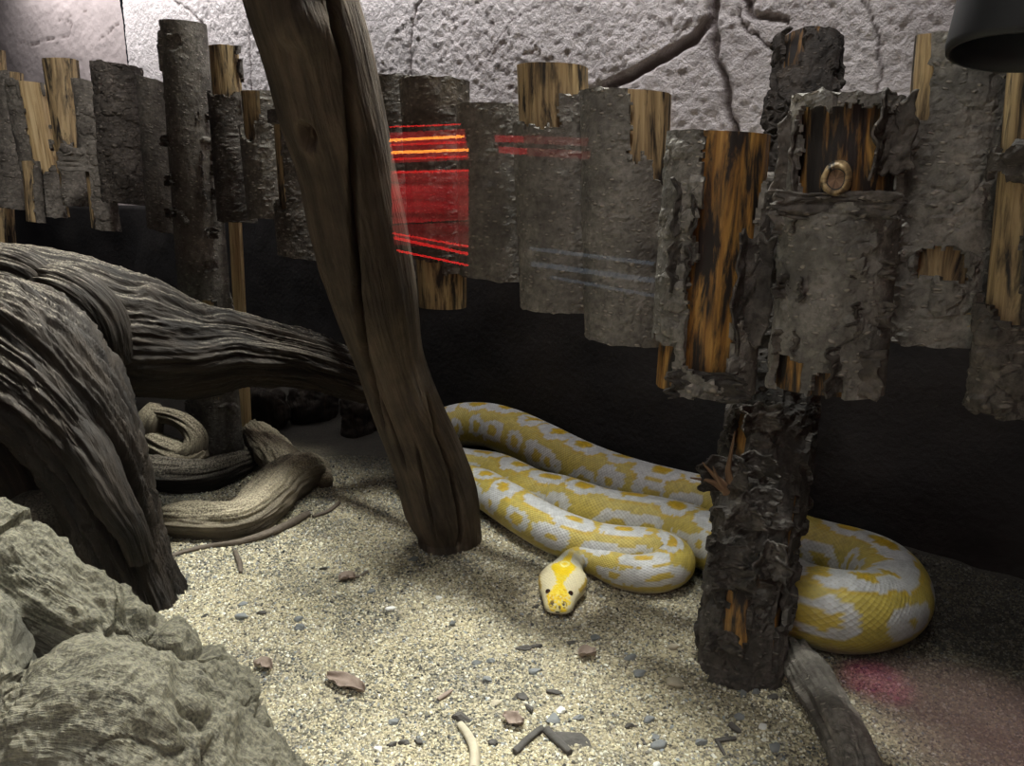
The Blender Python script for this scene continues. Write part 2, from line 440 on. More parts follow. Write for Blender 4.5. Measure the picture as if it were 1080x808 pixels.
LPL = LP0 - LN*0.055
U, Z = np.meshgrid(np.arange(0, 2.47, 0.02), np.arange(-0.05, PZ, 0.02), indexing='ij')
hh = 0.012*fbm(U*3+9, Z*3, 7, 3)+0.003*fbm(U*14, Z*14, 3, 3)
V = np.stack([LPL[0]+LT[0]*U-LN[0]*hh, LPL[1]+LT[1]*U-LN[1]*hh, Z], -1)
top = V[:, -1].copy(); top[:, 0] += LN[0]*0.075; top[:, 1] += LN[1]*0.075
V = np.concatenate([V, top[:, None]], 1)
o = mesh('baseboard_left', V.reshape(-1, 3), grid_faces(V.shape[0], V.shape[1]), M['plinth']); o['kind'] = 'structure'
def box(name, lo, hi, mat, parent=None):
    lo = np.array(lo, float); hi = np.array(hi, float)
    V = [[(lo, hi)[i][0], (lo, hi)[j][1], (lo, hi)[k][2]] for i in (0, 1) for j in (0, 1) for k in (0, 1)]
    Fc = [(0, 1, 3, 2), (4, 6, 7, 5), (0, 4, 5, 1), (2, 3, 7, 6), (0, 2, 6, 4), (1, 5, 7, 3)]
    return mesh(name, V, Fc, mat, parent, smooth=False)
# glass front and the visitors' hall behind the camera (seen only mirrored in the pane)
GYP = 0.30
o = mesh('window_1', [(-2.6, GYP, -0.05), (2.0, GYP, -0.05), (2.0, GYP, 1.62), (-2.6, GYP, 1.62)], [(0, 1, 2, 3)], M['glass'], smooth=False); o['kind'] = 'structure'
o = box('trim_1', (-2.6, GYP-0.06, -0.80), (2.0, GYP+0.04, -0.05), M['hall']); o['kind'] = 'structure'
o = box('wall_front', (-3.2, -1.90, -0.80), (3.2, -1.80, 2.0), M['hall']); o['kind'] = 'structure'
o = box('floor_hall', (-3.2, -1.80, -0.85), (3.2, GYP-0.06, -0.80), M['hall_floor']); o['kind'] = 'structure'

# ------------------------------------------------------------------ the fence: half logs on a rail
def half_log(label, tl, tr, bl, br, off=-0.01, depth=0.40, side=0.16, bark='bark', wood='wood', peel=(), rough=1.0, flakes=0.0,
             seed=0, top_skew=0.0, all_wood=False, group='half-log slats of the fence', gap=0.0):
    mid = at_fence(*(sum(c)/4 for c in zip(tl, tr, bl, br)), off)
    out = np.array([-mid[0], -mid[1], 0]); out /= np.linalg.norm(out); out = -0.30*FN + 0.70*out; out /= np.linalg.norm(out)
    def on_plane(p):
        d = ray(*p); cam0 = np.array([0, 0, H]); return cam0 + d*float((mid-cam0) @ out)/float(d @ out)
    TL, TR, BL, BR = (on_plane(p) for p in (tl, tr, bl, br))
    hgt = float(np.linalg.norm((TL+TR-BL-BR)/2)); wid = float(np.linalg.norm(BR-BL)+np.linalg.norm(TR-TL))/2
    thick = 0.005
    def surf(PHI, Vv, extra):
        """PHI 0..pi over the round face, extra = distance added outwards"""
        lat = 0.5-0.5*np.cos(PHI); bul = np.sin(PHI)*depth*wid + side*wid
        L = BL[None, None]*(1-Vv[..., None])+TL[None, None]*Vv[..., None]
        Rr = BR[None, None]*(1-Vv[..., None])+TR[None, None]*Vv[..., None]
        C = L*(1-lat[..., None])+Rr*lat[..., None]
        rt = (BR-BL)/np.linalg.norm(BR-BL)
        nd = -np.cos(PHI)[..., None]*rt[None, None]*0.4 + np.sin(PHI)[..., None]*out[None, None]
        return C + out[None, None]*bul[..., None] + nd*extra[..., None]
    # solid core: back, two flat sawn sides, round face
    nv, nu = max(int(hgt/0.008), 20), 40
    PHI, Vv = np.meshgrid(np.linspace(0, math.pi, nu), np.linspace(0, 1, nv), indexing='ij')
    cw = 0.0025*ridged(PHI*wid*30+seed, Vv*hgt*4, seed*1.7)
    face = surf(PHI, Vv, cw-thick*0.6)
    backL = BL*(1-Vv[0][:, None])+TL*Vv[0][:, None]; backR = BR*(1-Vv[0][:, None])+TR*Vv[0][:, None]
    ring = np.concatenate([backL[None], face, backR[None]], 0)           # (nu+2, nv, 3)
    n = ring.shape[0]
    V = ring.reshape(-1, 3).tolist()
    u0 = np.concatenate([[-side*wid], np.linspace(0, math.pi, nu)*wid*0.5, [math.pi*wid*0.5+side*wid]])
    uv = np.stack(np.meshgrid(u0+seed*0.37, Vv[0]*hgt+seed*0.71, indexing='ij'), -1).reshape(-1, 2).tolist()
    faces = [tuple(f) for f in grid_faces(n, nv).tolist()]; mi = [0]*len(faces)
    faces += [(j, j+1, (n-1)*nv+j+1, (n-1)*nv+j) for j in range(nv-1)]; mi += [0]*(nv-1)
    for j, up in ((0, -1), (nv-1, 1)):
        b = len(V); V += [ring[i, j].tolist() for i in range(n)]; uv += [[0, 0]]*n
        faces.append(tuple(range(b, b+n)) if up > 0 else tuple(range(b+n-1, b-1, -1))); mi.append(1)
    core = mesh('log_slat', V, faces, [M[wood], M['cut']], uv=uv, midx=mi)
    for p in core.data.polygons:
        if len(p.vertices) > 4: p.use_smooth = False
    tag(core, label, 'log slat', group)
    core['_dims'] = (wid, hgt); del core['_dims']
    if all_wood: return core, surf, wid, hgt
    nu, nv = max(int(wid*1.5/0.0034), 24), max(int(hgt/0.0038), 30)
    PHI, Vv = np.meshgrid(np.linspace(0.015, math.pi-0.015, nu), np.linspace(0.0, 1, nv), indexing='ij')
    su, sv = PHI*wid*0.55, Vv*hgt
    d = 0.0022*fbm(su*60+seed, sv*45, seed*3.1, 4)*rough + 0.003*fbm(su*16, sv*14+seed, seed, 3)*rough
    d = d + 0.0022*rough*np.maximum(vn(su*150, sv*330+seed*7, seed)-0.35, 0)/0.65     # raised dashes
    uf = 0.5-0.5*np.cos(PHI)
    if flakes > 0:
        val, d1, d2 = cells(su*26+seed*3+1.2*fbm(su*30, sv*30, 3, 2), sv*34+1.2*fbm(su*30, sv*30, 8, 2), seed)
        lift = (val > 1-flakes)
        edge = sstep(0.0, 0.22, d2-d1)
        d = d + np.where(lift, 0.0040*edge*(0.4+val), 0) - np.where(~lift & (val < flakes*0.8), 0.003*edge, 0)
        d = d + 0.003*flakes*ridged(su*30, sv*60, seed+2)
    hole = np.full(PHI.shape, -1.0)
    wob = 0.33*fbm(su*38+seed, sv*26, seed*2.3, 4)+0.12*fbm(su*120, sv*90, seed, 2)
    for (uc, vc, ru, rv) in peel:
        m = 1-np.maximum(np.abs(uf-uc)/ru, np.abs(Vv-vc)/rv) + wob
        hole = np.maximum(hole, m)
    d = d + 0.0028*sstep(-0.22, -0.02, hole)*(0.5+0.5*fbm(su*40, sv*40, 6, 2))           # bark curls up along the torn edge
    P = surf(PHI, Vv, thick+d)
    Fq = grid_faces(nu, nv)
    keep = ~(hole.reshape(-1)[Fq].mean(1) > 0)
    # ragged ends
    uvb = np.stack([su+seed*0.37, sv+seed*0.71], -1).reshape(-1, 2)
    b = mesh('bark', P.reshape(-1, 3), Fq[keep], M[bark], core, uvb, smooth=False)
    so = b.modifiers.new('thickness', 'SOLIDIFY'); so.thickness = 0.008; so.offset = -1
    return core, surf, wid, hgt

def on_slat(s, u, v, extra=0.006):
    phi = math.acos(1-2*u)
    f = s[1]
    a = np.array([[phi]]); b = np.array([[v]]); e = np.array([[extra]])
    p = f(a, b, e)[0, 0]; q = f(a, b, e+0.01)[0, 0]
    n = q-p; return p, n/np.linalg.norm(n)
def flake(parent, p, n, up, w, h, curl, mat, seed, name='bark_flake', thick=0.003):
    """a loose sheet of bark, curled away from the trunk along its right edge"""
    up = up-n*(up @ n); up /= np.linalg.norm(up); rt = np.cross(up, n)
    U, Vv = np.meshgrid(np.linspace(-0.5, 0.5, 26), np.linspace(-0.5, 0.5, 34), indexing='ij')
    wig = 0.20*fbm(U*3+seed, Vv*5, seed, 3)
    ww = w*(1+0.5*fbm(np.zeros_like(U)+seed, Vv*4, seed+3, 2))
    lift = curl*((np.abs(U)*2)**2)+0.004*fbm(U*8, Vv*8, seed+9, 2)
    P = p + rt*((U+wig*0.4)*ww)[..., None] + up*((Vv+0.12*fbm(U*4, Vv*2, seed+5, 2))*h)[..., None] + n*(lift+0.002)[..., None]
    o = mesh(name, P.reshape(-1, 3), grid_faces(26, 34), M[mat], parent, np.stack([U*w, Vv*h], -1).reshape(-1, 2))
    so = o.modifiers.new('thickness', 'SOLIDIFY'); so.thickness = thick; so.offset = 0
    return o
UP = np.array([0, 0, 1.0])

half_log('bare tan stake at the far left end of the fence, reaching lower than its neighbours', (-18, 53), (6, 54), (0, 396), (25, 396), off=0.02, wood='wood', all_wood=True, seed=1, depth=0.2)
half_log('narrow brown slat beside the bare stake at the left edge', (2, 77), (25, 78), (1, 218), (26, 221), peel=[(0.85, 0.9, 0.2, 0.25)], seed=2, flakes=0.25, side=0.3)
half_log('narrow slat with broad pale sawn side, second bark slat from the left edge', (16, 88), (49, 90), (41, 228), (74, 229), wood='wood_pale', bark='bark', peel=[(0.75, 0.75, 0.28, 0.4), (0.15, 0.1, 0.15, 0.15)], seed=3, flakes=0.3, side=0.55, depth=0.32, off=-0.03)
half_log('small short bare slat hanging low at the left edge of the fence', (24, 170), (40, 170), (29, 233), (46, 235), off=-0.105, wood='wood', peel=[(0.3, 0.5, 0.5, 0.6)], seed=4, side=0.2)
half_log('slat stripped to bare wood over its upper half, left of the thin crooked slat', (47, 64), (83, 64), (70, 216), (97, 218), peel=[(0.5, 0.78, 0.65, 0.36), (0.05, 0.2, 0.2, 0.2)], seed=5, flakes=0.3, side=0.25, off=-0.005)
s = half_log('thin crooked slat with torn bark ring at mid-height and slanted top', (82, 84), (107, 89), (98, 240), (126, 244), peel=[(0.1, 0.2, 0.22, 0.25)], seed=6, flakes=0.2, off=-0.03)
p, n = on_slat(s, 0.45, 0.48); flake(s[0].children[0], p, n, UP, 0.13, 0.07, 0.03, 'bark', 61)
half_log('broad dark rough-barked slat with slanted pale cut top, left of the tall post', (104, 67), (149, 73), (115, 212), (158, 217), bark='bark_dark', flakes=0.45, rough=1.6, seed=7, off=-0.03)
s = half_log('slim grey slat with a small knot, just left of the tall post', (150, 81), (173, 88), (161, 240), (187, 247), bark='bark', seed=8, rough=1.0)
half_log('slat with bare golden top just right of the tall post', (222, 50), (251, 50), (236, 233), (269, 235), peel=[(0.45, 0.92, 0.6, 0.19)], bark='bark_dark', seed=9, off=-0.02)
half_log('short slat with a pointed bare patch at its top left, left of the leaning post', (256, 97), (295, 99), (268, 229), (301, 231), peel=[(0.3, 0.92, 0.32, 0.16), (0.3, 0.75, 0.15, 0.13)], bark='bark', seed=10)
half_log('slat hanging half hidden behind the left side of the leaning post', (290, 118), (334, 118), (300, 267), (340, 274), peel=[(0.12, 0.62, 0.22, 0.28)], bark='bark_dark', seed=11)
half_log('slim slat just right of the leaning post, leaning the same way', (398, 82), (429, 82), (414, 290), (444, 292), bark='bark_dark', seed=12, wood='wood_pale', side=0.2)
half_log('slat with a bare bottom end, under the red reflection', (429, 84), (491, 87), (443, 322), (492, 324), peel=[(0.5, 0.06, 0.7, 0.10), (0.3, 0.16, 0.3, 0.06)], bark='bark_dark', seed=13, side=0.1)
half_log('short plain brown slat with pale sawn right side, right of the red reflection', (491, 113), (547, 113), (494, 288), (548, 295), bark='bark_grey', wood='wood_pale', seed=14, side=0.26, depth=0.34)
s = half_log('slat with golden bare top left corner and an eye-shaped bark scar', (547, 71), (620, 72), (557, 322), (623, 327), peel=[(0.25, 0.90, 0.42, 0.14), (0.7, 0.96, 0.5, 0.08)], bark='bark_grey', seed=15, side=0.1)
half_log('wide slat with bare strip at its upper right, left of the burnt orange slat', (621, 98), (708, 100), (625, 352), (700, 361), peel=[(0.8, 0.92, 0.22, 0.16), (0.93, 0.82, 0.1, 0.16)], bark='bark_grey', seed=16, side=0.1, depth=0.38)
s = half_log('wide slat with a burnt orange stripped band down its face', (713, 140), (813, 143), (693, 402), (789, 412), off=-0.075, peel=[(0.66, 0.70, 0.27, 0.42), (0.58, 0.30, 0.20, 0.22), (0.12, 0.06, 0.2, 0.15), (0.8, 0.95, 0.3, 0.12)],
             bark='bark_grey', wood='wood_orange', flakes=0.14, rough=1.0, seed=17, side=0.08)
for i, (u, v, ww, hh, cu) in enumerate([(0.90, 0.42, 0.045, 0.15, 0.020), (0.28, 0.72, 0.03, 0.07, 0.014), (0.27, 0.50, 0.028, 0.06, 0.014), (0.6, 0.05, 0.09, 0.035, 0.012)]):
    p, n = on_slat(s, u, v); flake(s[0].children[0], p, n, UP, ww, hh, cu, 'bark_black', 70+i)
s = half_log('wide grey slat with a sawn knot stub in a charred patch near its top', (845, 102), (950, 106), (819, 404), (925, 413), off=-0.075, peel=[(0.55, 0.80, 0.42, 0.155), (0.2, 0.05, 0.14, 0.075), (0.55, 0.03, 0.12, 0.05)],
             bark='bark_grey', wood='wood_charred', flakes=0.10, rough=0.9, seed=18, side=0.08, depth=0.36)
SQ = s
for i, (u, v, ww, hh, cu) in enumerate([(0.90, 0.88, 0.04, 0.085, 0.016), (0.05, 0.80, 0.035, 0.09, 0.016), (0.07, 0.62, 0.035, 0.05, 0.014), (0.16, 0.37, 0.035, 0.03, 0.012), (0.84, 0.45, 0.045, 0.022, 0.010), (0.86, 0.30, 0.05, 0.03, 0.012), (0.15, 0.18, 0.03, 0.03, 0.010), (0.75, 0.10, 0.05, 0.06, 0.014), (0.5, 0.655, 0.12, 0.03, 0.012)]):
    p, n = on_slat(s, u, v); flake(s[0].children[0], p, n, UP, ww, hh, cu, 'bark_dark', 90+i)
def knot(parent, p, n, r, seed, length=0.018):
    """sawn branch stub: bark collar ring, pale rim, dark heart"""
    n = n/np.linalg.norm(n); a = np.cross(UP, n); a /= np.linalg.norm(a); b = np.cross(n, a)
    prof = [(1.45, -0.012), (1.38, 0.000), (1.18, length*0.7), (1.05, length*1.15), (0.90, length*1.2), (0.80, length*0.85), (0.70, length*0.75), (0.35, length*0.7), (0.02, length*0.72)]
    m = 32; th = np.linspace(0, 2*math.pi, m, endpoint=False)
    V = []
    for k, (q, z) in enumerate(prof):
        w = r*q*(1+0.08*vn(np.cos(th)*2+seed, np.sin(th)*2, k*0.4))
        V.append(p + (a*np.cos(th)[:, None]*w[:, None]*0.92+b*np.sin(th)[:, None]*w[:, None]*1.15) + n*z)
    Fq = grid_faces(len(prof), m, wrap=True)
    o = mesh('knot', np.concatenate(V), Fq, [M['wood'], M['bark_black'], M['wood_red']], parent, uv=np.concatenate([np.stack([th*r, np.full(m, z)], -1) for q, z in prof]))
    mi = np.repeat([1, 0, 0, 0, 0, 1, 2, 2], m); o.data.polygons.foreach_set('material_index', mi.astype(np.int32))
    return o
p, n = on_slat(SQ, 0.48, 0.735, 0.004); knot(SQ[0], p, n, 0.0135, 1, 0.012)
s = half_log('wide brown slat under the black lamp with a torn hole below its middle', (965, 40), (1068, 46), (937, 356), (1035, 362), peel=[(0.10, 0.89, 0.16, 0.14), (0.52, 0.285, 0.22, 0.055)], bark='bark_grey', wood='wood', flakes=0.08, rough=1.3, seed=19, side=0.08, depth=0.36)
p, n = on_slat(s, 0.80, 0.10); knot(s[0], p, n, 0.007, 4, 0.008)
half_log('slat at the right edge with a stripped upper half and ragged bottom', (1062, 75), (1145, 75), (1029, 428), (1112, 438), off=-0.06, peel=[(0.22, 0.52, 0.26, 0.2), (0.2, 0.92, 0.3, 0.15)], bark='bark_dark', wood='wood', flakes=0.3, rough=1.6, seed=20, side=0.10, depth=0.36)

# the rail behind the slats, carried by the posts
a = at_fence(-60, 150, 0.030); b = at_fence(1130, 200, 0.030); a[2] = b[2] = 0.72
sw = Sweep([(*(a*(1-t)+b*t), 0.017) for t in (0, 0.33, 0.66, 1)], ref=(0, 0, -1), ds=0.02, m=24)
tag(sw.build('fence_rail', [M['bark_dark'], M['cut']], disp=0.002*fbm(sw.S*8, sw.TH*2, 1, 3)), 'round rail running behind the slats, which are nailed to it', 'rail')

def full_post(name, label, rows, off_fn, bark, wood, holes, seed, flakes, rough, top_cut=True, m=110, ds=0.0042):
    """round log post with its bark as a shell; rows = (mid px, py, width px, Y)"""
    ctrl = []
    for (px, py, wpx, Y) in rows:
        c = at_Y(px, py, Y); dep = c[1]*CP+(H-c[2])*SP
        ctrl.append((*c, wpx/2/F*dep))
    ctrl.sort(key=lambda q: q[2])
    core = Sweep([(x, y, z, r-0.006) for x, y, z, r in ctrl], ref=(0, 1, 0), ds=0.01, m=48)
    root = tag(core.build(name, [M[wood], M['cut']], disp=0.003*ridged(core.TH*3, core.S*4, seed)), label, 'post')
    sw = Sweep(ctrl, ref=(0, 1, 0), ds=ds, m=m)
    su = sw.TH*sw.r.mean(); sv = sw.S
    d = 0.0026*rough*fbm(su*28, sv*20, seed, 3)+0.0022*rough*np.abs(fbm(su*70, sv*34, seed+4, 4))
    val, d1, d2 = cells(su*24+1.4*fbm(su*25, sv*25, 3, 2), sv*30+1.4*fbm(su*25, sv*25, 8, 2), seed)
    lift = val > 1-flakes; edge = sstep(0, 0.2, d2-d1)
    d = d + np.where(lift, 0.0055*edge*(0.3+val), 0) - np.where(val < flakes*0.7, 0.004*edge, 0) + 0.004*flakes*ridged(su*34, sv*14, seed+2)
    hole = np.full(su.shape, -1.0); wob = 0.35*fbm(su*40, sv*26, seed*2.3, 4)
    zz = sw.P[:, 2]; base = sw.base()
    f = -np.sin(sw.TH)*np.sign(sw.B[:, 0])[:, None]*-1
    for (frac, py, rf, rpy) in holes:          # frac -1..1 across the visible width, py along the picture
        ang = math.pi - math.asin(frac)*(1 if sw.B[len(zz)//2, 0] > 0 else -1)
        s0 = np.interp(py, [r[1] for r in sorted(rows, key=lambda q: q[1])], [0, 0]) if False else None
        ys = [r[1] for r in rows]; Z = [at_Y(r[0], r[1], r[3])[2] for r in rows]
        oz = np.argsort(ys); z0 = np.interp(py, np.array(ys)[oz], np.array(Z)[oz]); z1 = np.interp(py+rpy, np.array(ys)[oz], np.array(Z)[oz])
        sc = np.interp(z0, zz, sw.s); rs = abs(np.interp(z1, zz, sw.s)-sc)+1e-3
        hole = np.maximum(hole, 1-np.maximum(np.abs(sw.TH-ang)/rf, np.abs(sv-sc)/rs)+wob)
    d = d + 0.003*sstep(-0.2, -0.02, hole)
    bk = sw.build('bark', M[bark], root, disp=d, mask=hole > 0)
    so = bk.modifiers.new('thickness', 'SOLIDIFY'); so.thickness = 0.009; so.offset = -1
    return root, sw, ctrl
# tall post on the left
PT, swT, cT = full_post('fence_post', 'tall grey-barked post rising above the slats at the left, its foot behind the driftwood',
    [(193, 24, 46, 2.73*H), (205, 170, 49, 2.76*H), (217, 328, 51, 2.81*H), (230, 478, 52, 2.87*H), (232, 505, 52, 2.88*H)], None, 'bark', 'wood_pale', [(0.55, 320, 0.25, 8), (-0.95, 60, 0.2, 40)], 31, 0.04, 0.6)
for i, (fx, py) in enumerate([(0.75, 125), (0.85, 165), (0.8, 180), (0.8, 205), (0.75, 245), (-0.8, 190), (-0.85, 150), (-0.9, 225)]):
    yy = np.interp(py, [24, 170, 328], [193, 205, 217]); c = at_Y(yy+fx*23, py, 2.76*H)
    n = np.array([fx*0.8, -0.7, 0]); n /= np.linalg.norm(n)
    flake(PT.children[0], c-n*0.01-np.array([0, 0.035, 0]), n, UP, 0.03, 0.025, 0.02, 'bark_dark', 200+i)
q = [at_Y(x, y, 3.00*H) for x, y in ((247, 40), (262, 474))]
sl = half_log('thin pale sawn batten standing along the right side of the tall post', (237, 110), (249, 110), (256, 456), (266, 456), off=0.10, wood='wood_pale', all_wood=True, seed=33, depth=0.1, side=1.0, group=None)
sl[0].name = 'batten'; sl[0]['category'] = 'batten'
# front post on the right
PS, swS, cS = full_post('fence_post', 'thick black rough-barked post standing in front of the snake at the right',
    [(853, 48, 66, 2.02*H), (836, 200, 74, 1.86*H), (818, 400, 82, 1.66*H), (797, 560, 90, 1.505*H), (785, 650, 86, 1.435*H), (781, 700, 88, 1.41*H), (780, 730, 92, 1.395*H)], None, 'bark_black', 'wood_orange',
    [(-0.52, 650, 0.30, 26), (0.45, 600, 0.07, 90), (0.78, 670, 0.12, 22), (-0.75, 70, 0.3, 18), (-0.95, 330, 0.3, 50), (0.9, 60, 0.25, 25), (-0.9, 480, 0.12, 30)], 37, 0.36, 1.5)
def spike(parent, pts, r0, mat, name='splinter'):
    k = len(pts); sw = Sweep([(*p, r0*(1-0.85*i/(k-1))) for i, p in enumerate(pts)], ref=(0.3, 0.9, 0.2), ds=0.004, m=10)
    return sw.build(name, M[mat], parent)
for pts in ([(764, 512), (752, 500), (741, 488)], [(763, 516), (750, 508), (728, 504)], [(770, 508), (768, 495), (771, 478), (775, 455)], [(766, 520), (757, 505), (752, 492)]):
    spike(PS, [at_Y(x, y, 1.55*H-0.075-0.006*i) for i, (x, y) in enumerate(pts)], 0.006, 'wood_red')
for i, (x, y, ww, hh) in enumerate([(762, 500, 0.06, 0.05), (765, 585, 0.06, 0.035), (770, 610, 0.05, 0.03), (760, 675, 0.05, 0.03), (800, 530, 0.05, 0.04), (838, 120, 0.05, 0.06), (825, 130, 0.05, 0.04), (822, 160, 0.05, 0.05), (824, 215, 0.05, 0.05), (800, 440, 0.06, 0.04), (812, 590, 0.04, 0.05), (795, 490, 0.05, 0.035), (783, 545, 0.05, 0.03)]):
    Yp = np.interp(y, [48, 200, 400, 560, 730], [2.02, 1.86, 1.66, 1.505, 1.395])*H-0.078
    flake(PS.children[0], at_Y(x, y, Yp), np.array([-0.1, -0.98, 0.2]), UP, ww, hh, 0.018, 'bark_black', 300+i)

# ------------------------------------------------------------------ leaning bare post
rows = [(476, 592, 70, 2.04), (474, 560, 68, 2.05), (465, 530, 80, 2.02), (453, 490, 78, 2.0), (429, 430, 74, 1.95), (412, 380, 74, 1.92), (392, 300, 96, 1.83), (378, 240, 104, 1.78), (366, 180, 104, 1.73), (348, 110, 114, 1.67), (333, 50, 118, 1.62), (318, 0, 120, 1.58), (304, -50, 122, 1.54), (270, -180, 126, 1.43), (222, -340, 130, 1.31), (170, -480, 134, 1.22)]
ctrl = []
for (px, py, wpx, Y) in rows:
    c = at_Y(px, py, Y*H); dep = c[1]*CP+(H-c[2])*SP; ctrl.append((*c, wpx/2/F*dep*0.97))
sw = Sweep(ctrl, ref=(0, 1, 0), ds=0.004, m=280)
sgn = 1 if sw.B[len(sw.s)//2, 0] > 0 else -1
pyz = np.array([[at_Y(r[0], r[1], r[3]*H)[2], r[1], r[0], r[2]/2] for r in rows]); oz = np.argsort(pyz[:, 0])
PY = np.interp(sw.P[:, 2], pyz[oz, 0], pyz[oz, 1]); MX = np.interp(sw.P[:, 2], pyz[oz, 0], pyz[oz, 2]); HW = np.interp(sw.P[:, 2], pyz[oz, 0], pyz[oz, 3])
def crack_theta(pts):
    ys = np.array([p[1] for p in pts], float); xs_ = np.array([p[0] for p in pts], float); o_ = np.argsort(ys)
    cx = np.interp(PY, ys[o_], xs_[o_]); f = np.clip((cx-MX)/HW, -0.97, 0.97)
    inside = sstep(ys.min()-6, ys.min()+14, PY)*(1-sstep(ys.max()-14, ys.max()+6, PY))
    return math.pi - sgn*np.arcsin(f), inside
D = 0.004*fbm(np.cos(sw.TH)*1.3, np.sin(sw.TH)*1.3, sw.S*4, 3) + 0.0009*ridged(sw.TH*11+sw.S*1.5, sw.S*3.0, 2, 3) + 0.0009*ridged(sw.TH*32+sw.S*2, sw.S*4, 5, 2) + 0.0007*ridged(sw.TH*70+sw.S*3, sw.S*6, 8, 2)
for pts, wd, dp in (([(230, -480), (318, -180), (352, -40), (360, 20), (372, 60), (374, 90), (378, 150), (381, 230), (384, 310), (388, 350), (396, 390), (405, 430)], 0.0048, 0.040),
                    ([(455, 415), (463, 450), (478, 490), (486, 530), (487, 560)], 0.0035, 0.024), ([(402, 395), (415, 430), (428, 470)], 0.0022, 0.014), ([(440, 450), (452, 500), (460, 540)], 0.0022, 0.014),
                    ([(300, 160), (322, 220), (345, 290)], 0.002, 0.006)):
    th, ins = crack_theta(pts)
    dist = np.abs(sw.TH-th[:, None]-0.05*fbm(sw.S*14, 0, 7, 3))*sw.R
    D = D - dp*ins[:, None]*np.exp(-(dist/wd)**2) + 0.0012*ins[:, None]*np.exp(-((dist-wd*2.6)/wd)**2)
def blob(x, y):
    f = (x-np.interp(y, pyz[np.argsort(pyz[:, 1]), 1], pyz[np.argsort(pyz[:, 1]), 2]))/np.interp(y, pyz[np.argsort(pyz[:, 1]), 1], pyz[np.argsort(pyz[:, 1]), 3])
    th = math.pi - sgn*math.asin(np.clip(f, -0.95, 0.95)); s0 = np.interp(-y, -PY[::1], sw.s)
    return (sw.TH-th)*sw.R, sw.S-s0
dx, dy = blob(331, 122); q = np.hypot(dx/0.016, dy/0.022); D = D - 0.030*np.exp(-(q*1.25)**4) + 0.0025*np.exp(-((q-1.25)/0.25)**2)
q = np.hypot((dx+0.003)/0.006, (dy+0.003)/0.009); D = D + 0.012*np.exp(-q**2)
dx, dy = blob(327, 14); q = np.hypot(dx/0.034, dy/0.038); D = D + 0.020*np.exp(-q**4)
dx, dy = blob(322, 34); q = np.hypot(dx/0.026, dy/0.012); D = D - 0.012*np.exp(-q**2)
post = sw.build('leaning_post', [M['post'], M['cut']], disp=D, attrs={'dust_light': np.zeros(sw.S.shape)})
tag(post, 'thick bare weathered brown post leaning left with a long dark crack and knot hole', 'post')

# ------------------------------------------------------------------ the python
C = [(446, 512, .012, .012), (456, 498, .034, None), (450, 478, .062, None), (458, 458, .080, None), (480, 449, .09, None), (511, 448, .092, None), (537, 455, .092, None), (569, 470, .092, None), (601, 487, .092, None),
     (633, 501, .091, None), (678, 516, .090, None), (714, 525, .089, None), (754, 535, .088, None), (800, 556, .087, None), (840, 575, .087, None), (873, 584, .086, None), (905, 592, .086, None), (928, 602, .086, None),
     (941, 619, .085, None), (936, 637, .086, None), (912, 645, .091, None), (884, 645, .094, None), (856, 639, .093, None), (828, 621, .083, None), (795, 598, .081, None), (752, 573, .083, None), (714, 558, .082, None), (678, 550, .081, None),
     (640, 544, .080, None), (614, 535, .079, None), (590, 526, .078, None), (566, 521, .076, None), (543, 509, .074, None), (521, 498, .072, None), (493, 494, .07, None), (468, 488, .067, None), (446, 487, .066, None), (436, 497, .065, None),
     (450, 508, .065, None), (478, 507, .064, None), (504, 513, .064, None), (537, 532, .066, None), (569, 552, .066, None), (601, 567, .066, None), (633, 576, .064, None), (665, 579, .062, .064), (694, 580, .059, .064), (712, 590, .057, .056),
     (700, 603, .054, None), (674, 606, .050, None), (650, 601, .045, None), (628, 592, .038, .038), (609, 590, .035, .040), (598, 602, .034, .039), (592, 621, .032, .036), (588, 646, .02, .026)]
ctrl = []
for (px, py, r, z) in C:
    z = r*0.90 if z is None else z
    p = at_z(px, py, z*H); g = float(gz(p[0], p[1]))
    ctrl.append((*at_z(px, py, z*H+g), r*H))
Q = catmull(ctrl, 40); _, s_all = resample(Q, ds=0.004); L = s_all[-1]
s_new = np.concatenate([np.arange(0, L-0.19, 0.0034), np.arange(L-0.19, L-0.004, 0.0016), L-np.array([0.003, 0.0018, 0.0008, 0.0002])])
Q, S1 = resample(Q, s_new)
# smooth the spine a little so that tight bends stay round
def smooth(A, k, it):
    for _ in range(it):
        B_ = A.copy(); B_[k:-k] = (A[:-2*k]+A[k:-k]*2+A[2*k:])/4; A = B_
    return A
Q[:-100] = smooth(Q[:-100], 3, 6)
P, r = Q[:, :3], Q[:, 3]
T, N, B = frames(P, (0, 0, -1))
m = 84
th = np.linspace(0, 2*math.pi, m)
SS, TH = np.meshgrid(S1, th, indexing='ij')
t = L-S1                                       # distance from the nose
HK = [0, .0008, .0018, .003, .006, .012, .020, .030, .042, .056, .072, .090, .106, .122, .145, .17]
hw = np.interp(t, HK, [.002, .0070, .0110, .0140, .0190, .0236, .0258, .0278, .0312, .0368, .0418, .0432, .0385, .0300, .0250, .0246])
ht = np.interp(t, HK, [.002, .0045, .0065, .0080, .0110, .0145, .0170, .0195, .0225, .0245, .0255, .0260, .0255, .0240, .0232, .0234])
hb = np.interp(t, HK, [.002, .0040, .0055, .0065, .0085, .0105, .0120, .0135, .0150, .0170, .0190, .0200, .0210, .0220, .0230, .0234])
head = 1-sstep(0.13, 0.17, t)
a_ = hw*head + r*1.06*(1-head); ct = ht*head + r*0.98*(1-head); cb = hb*head + r*0.94*(1-head)
cu = -np.cos(TH); su_ = np.sin(TH)             # cu: +1 at the back (top)
up = np.where(cu > 0, cu*ct[:, None], cu*cb[:, None])
lat = su_*a_[:, None]
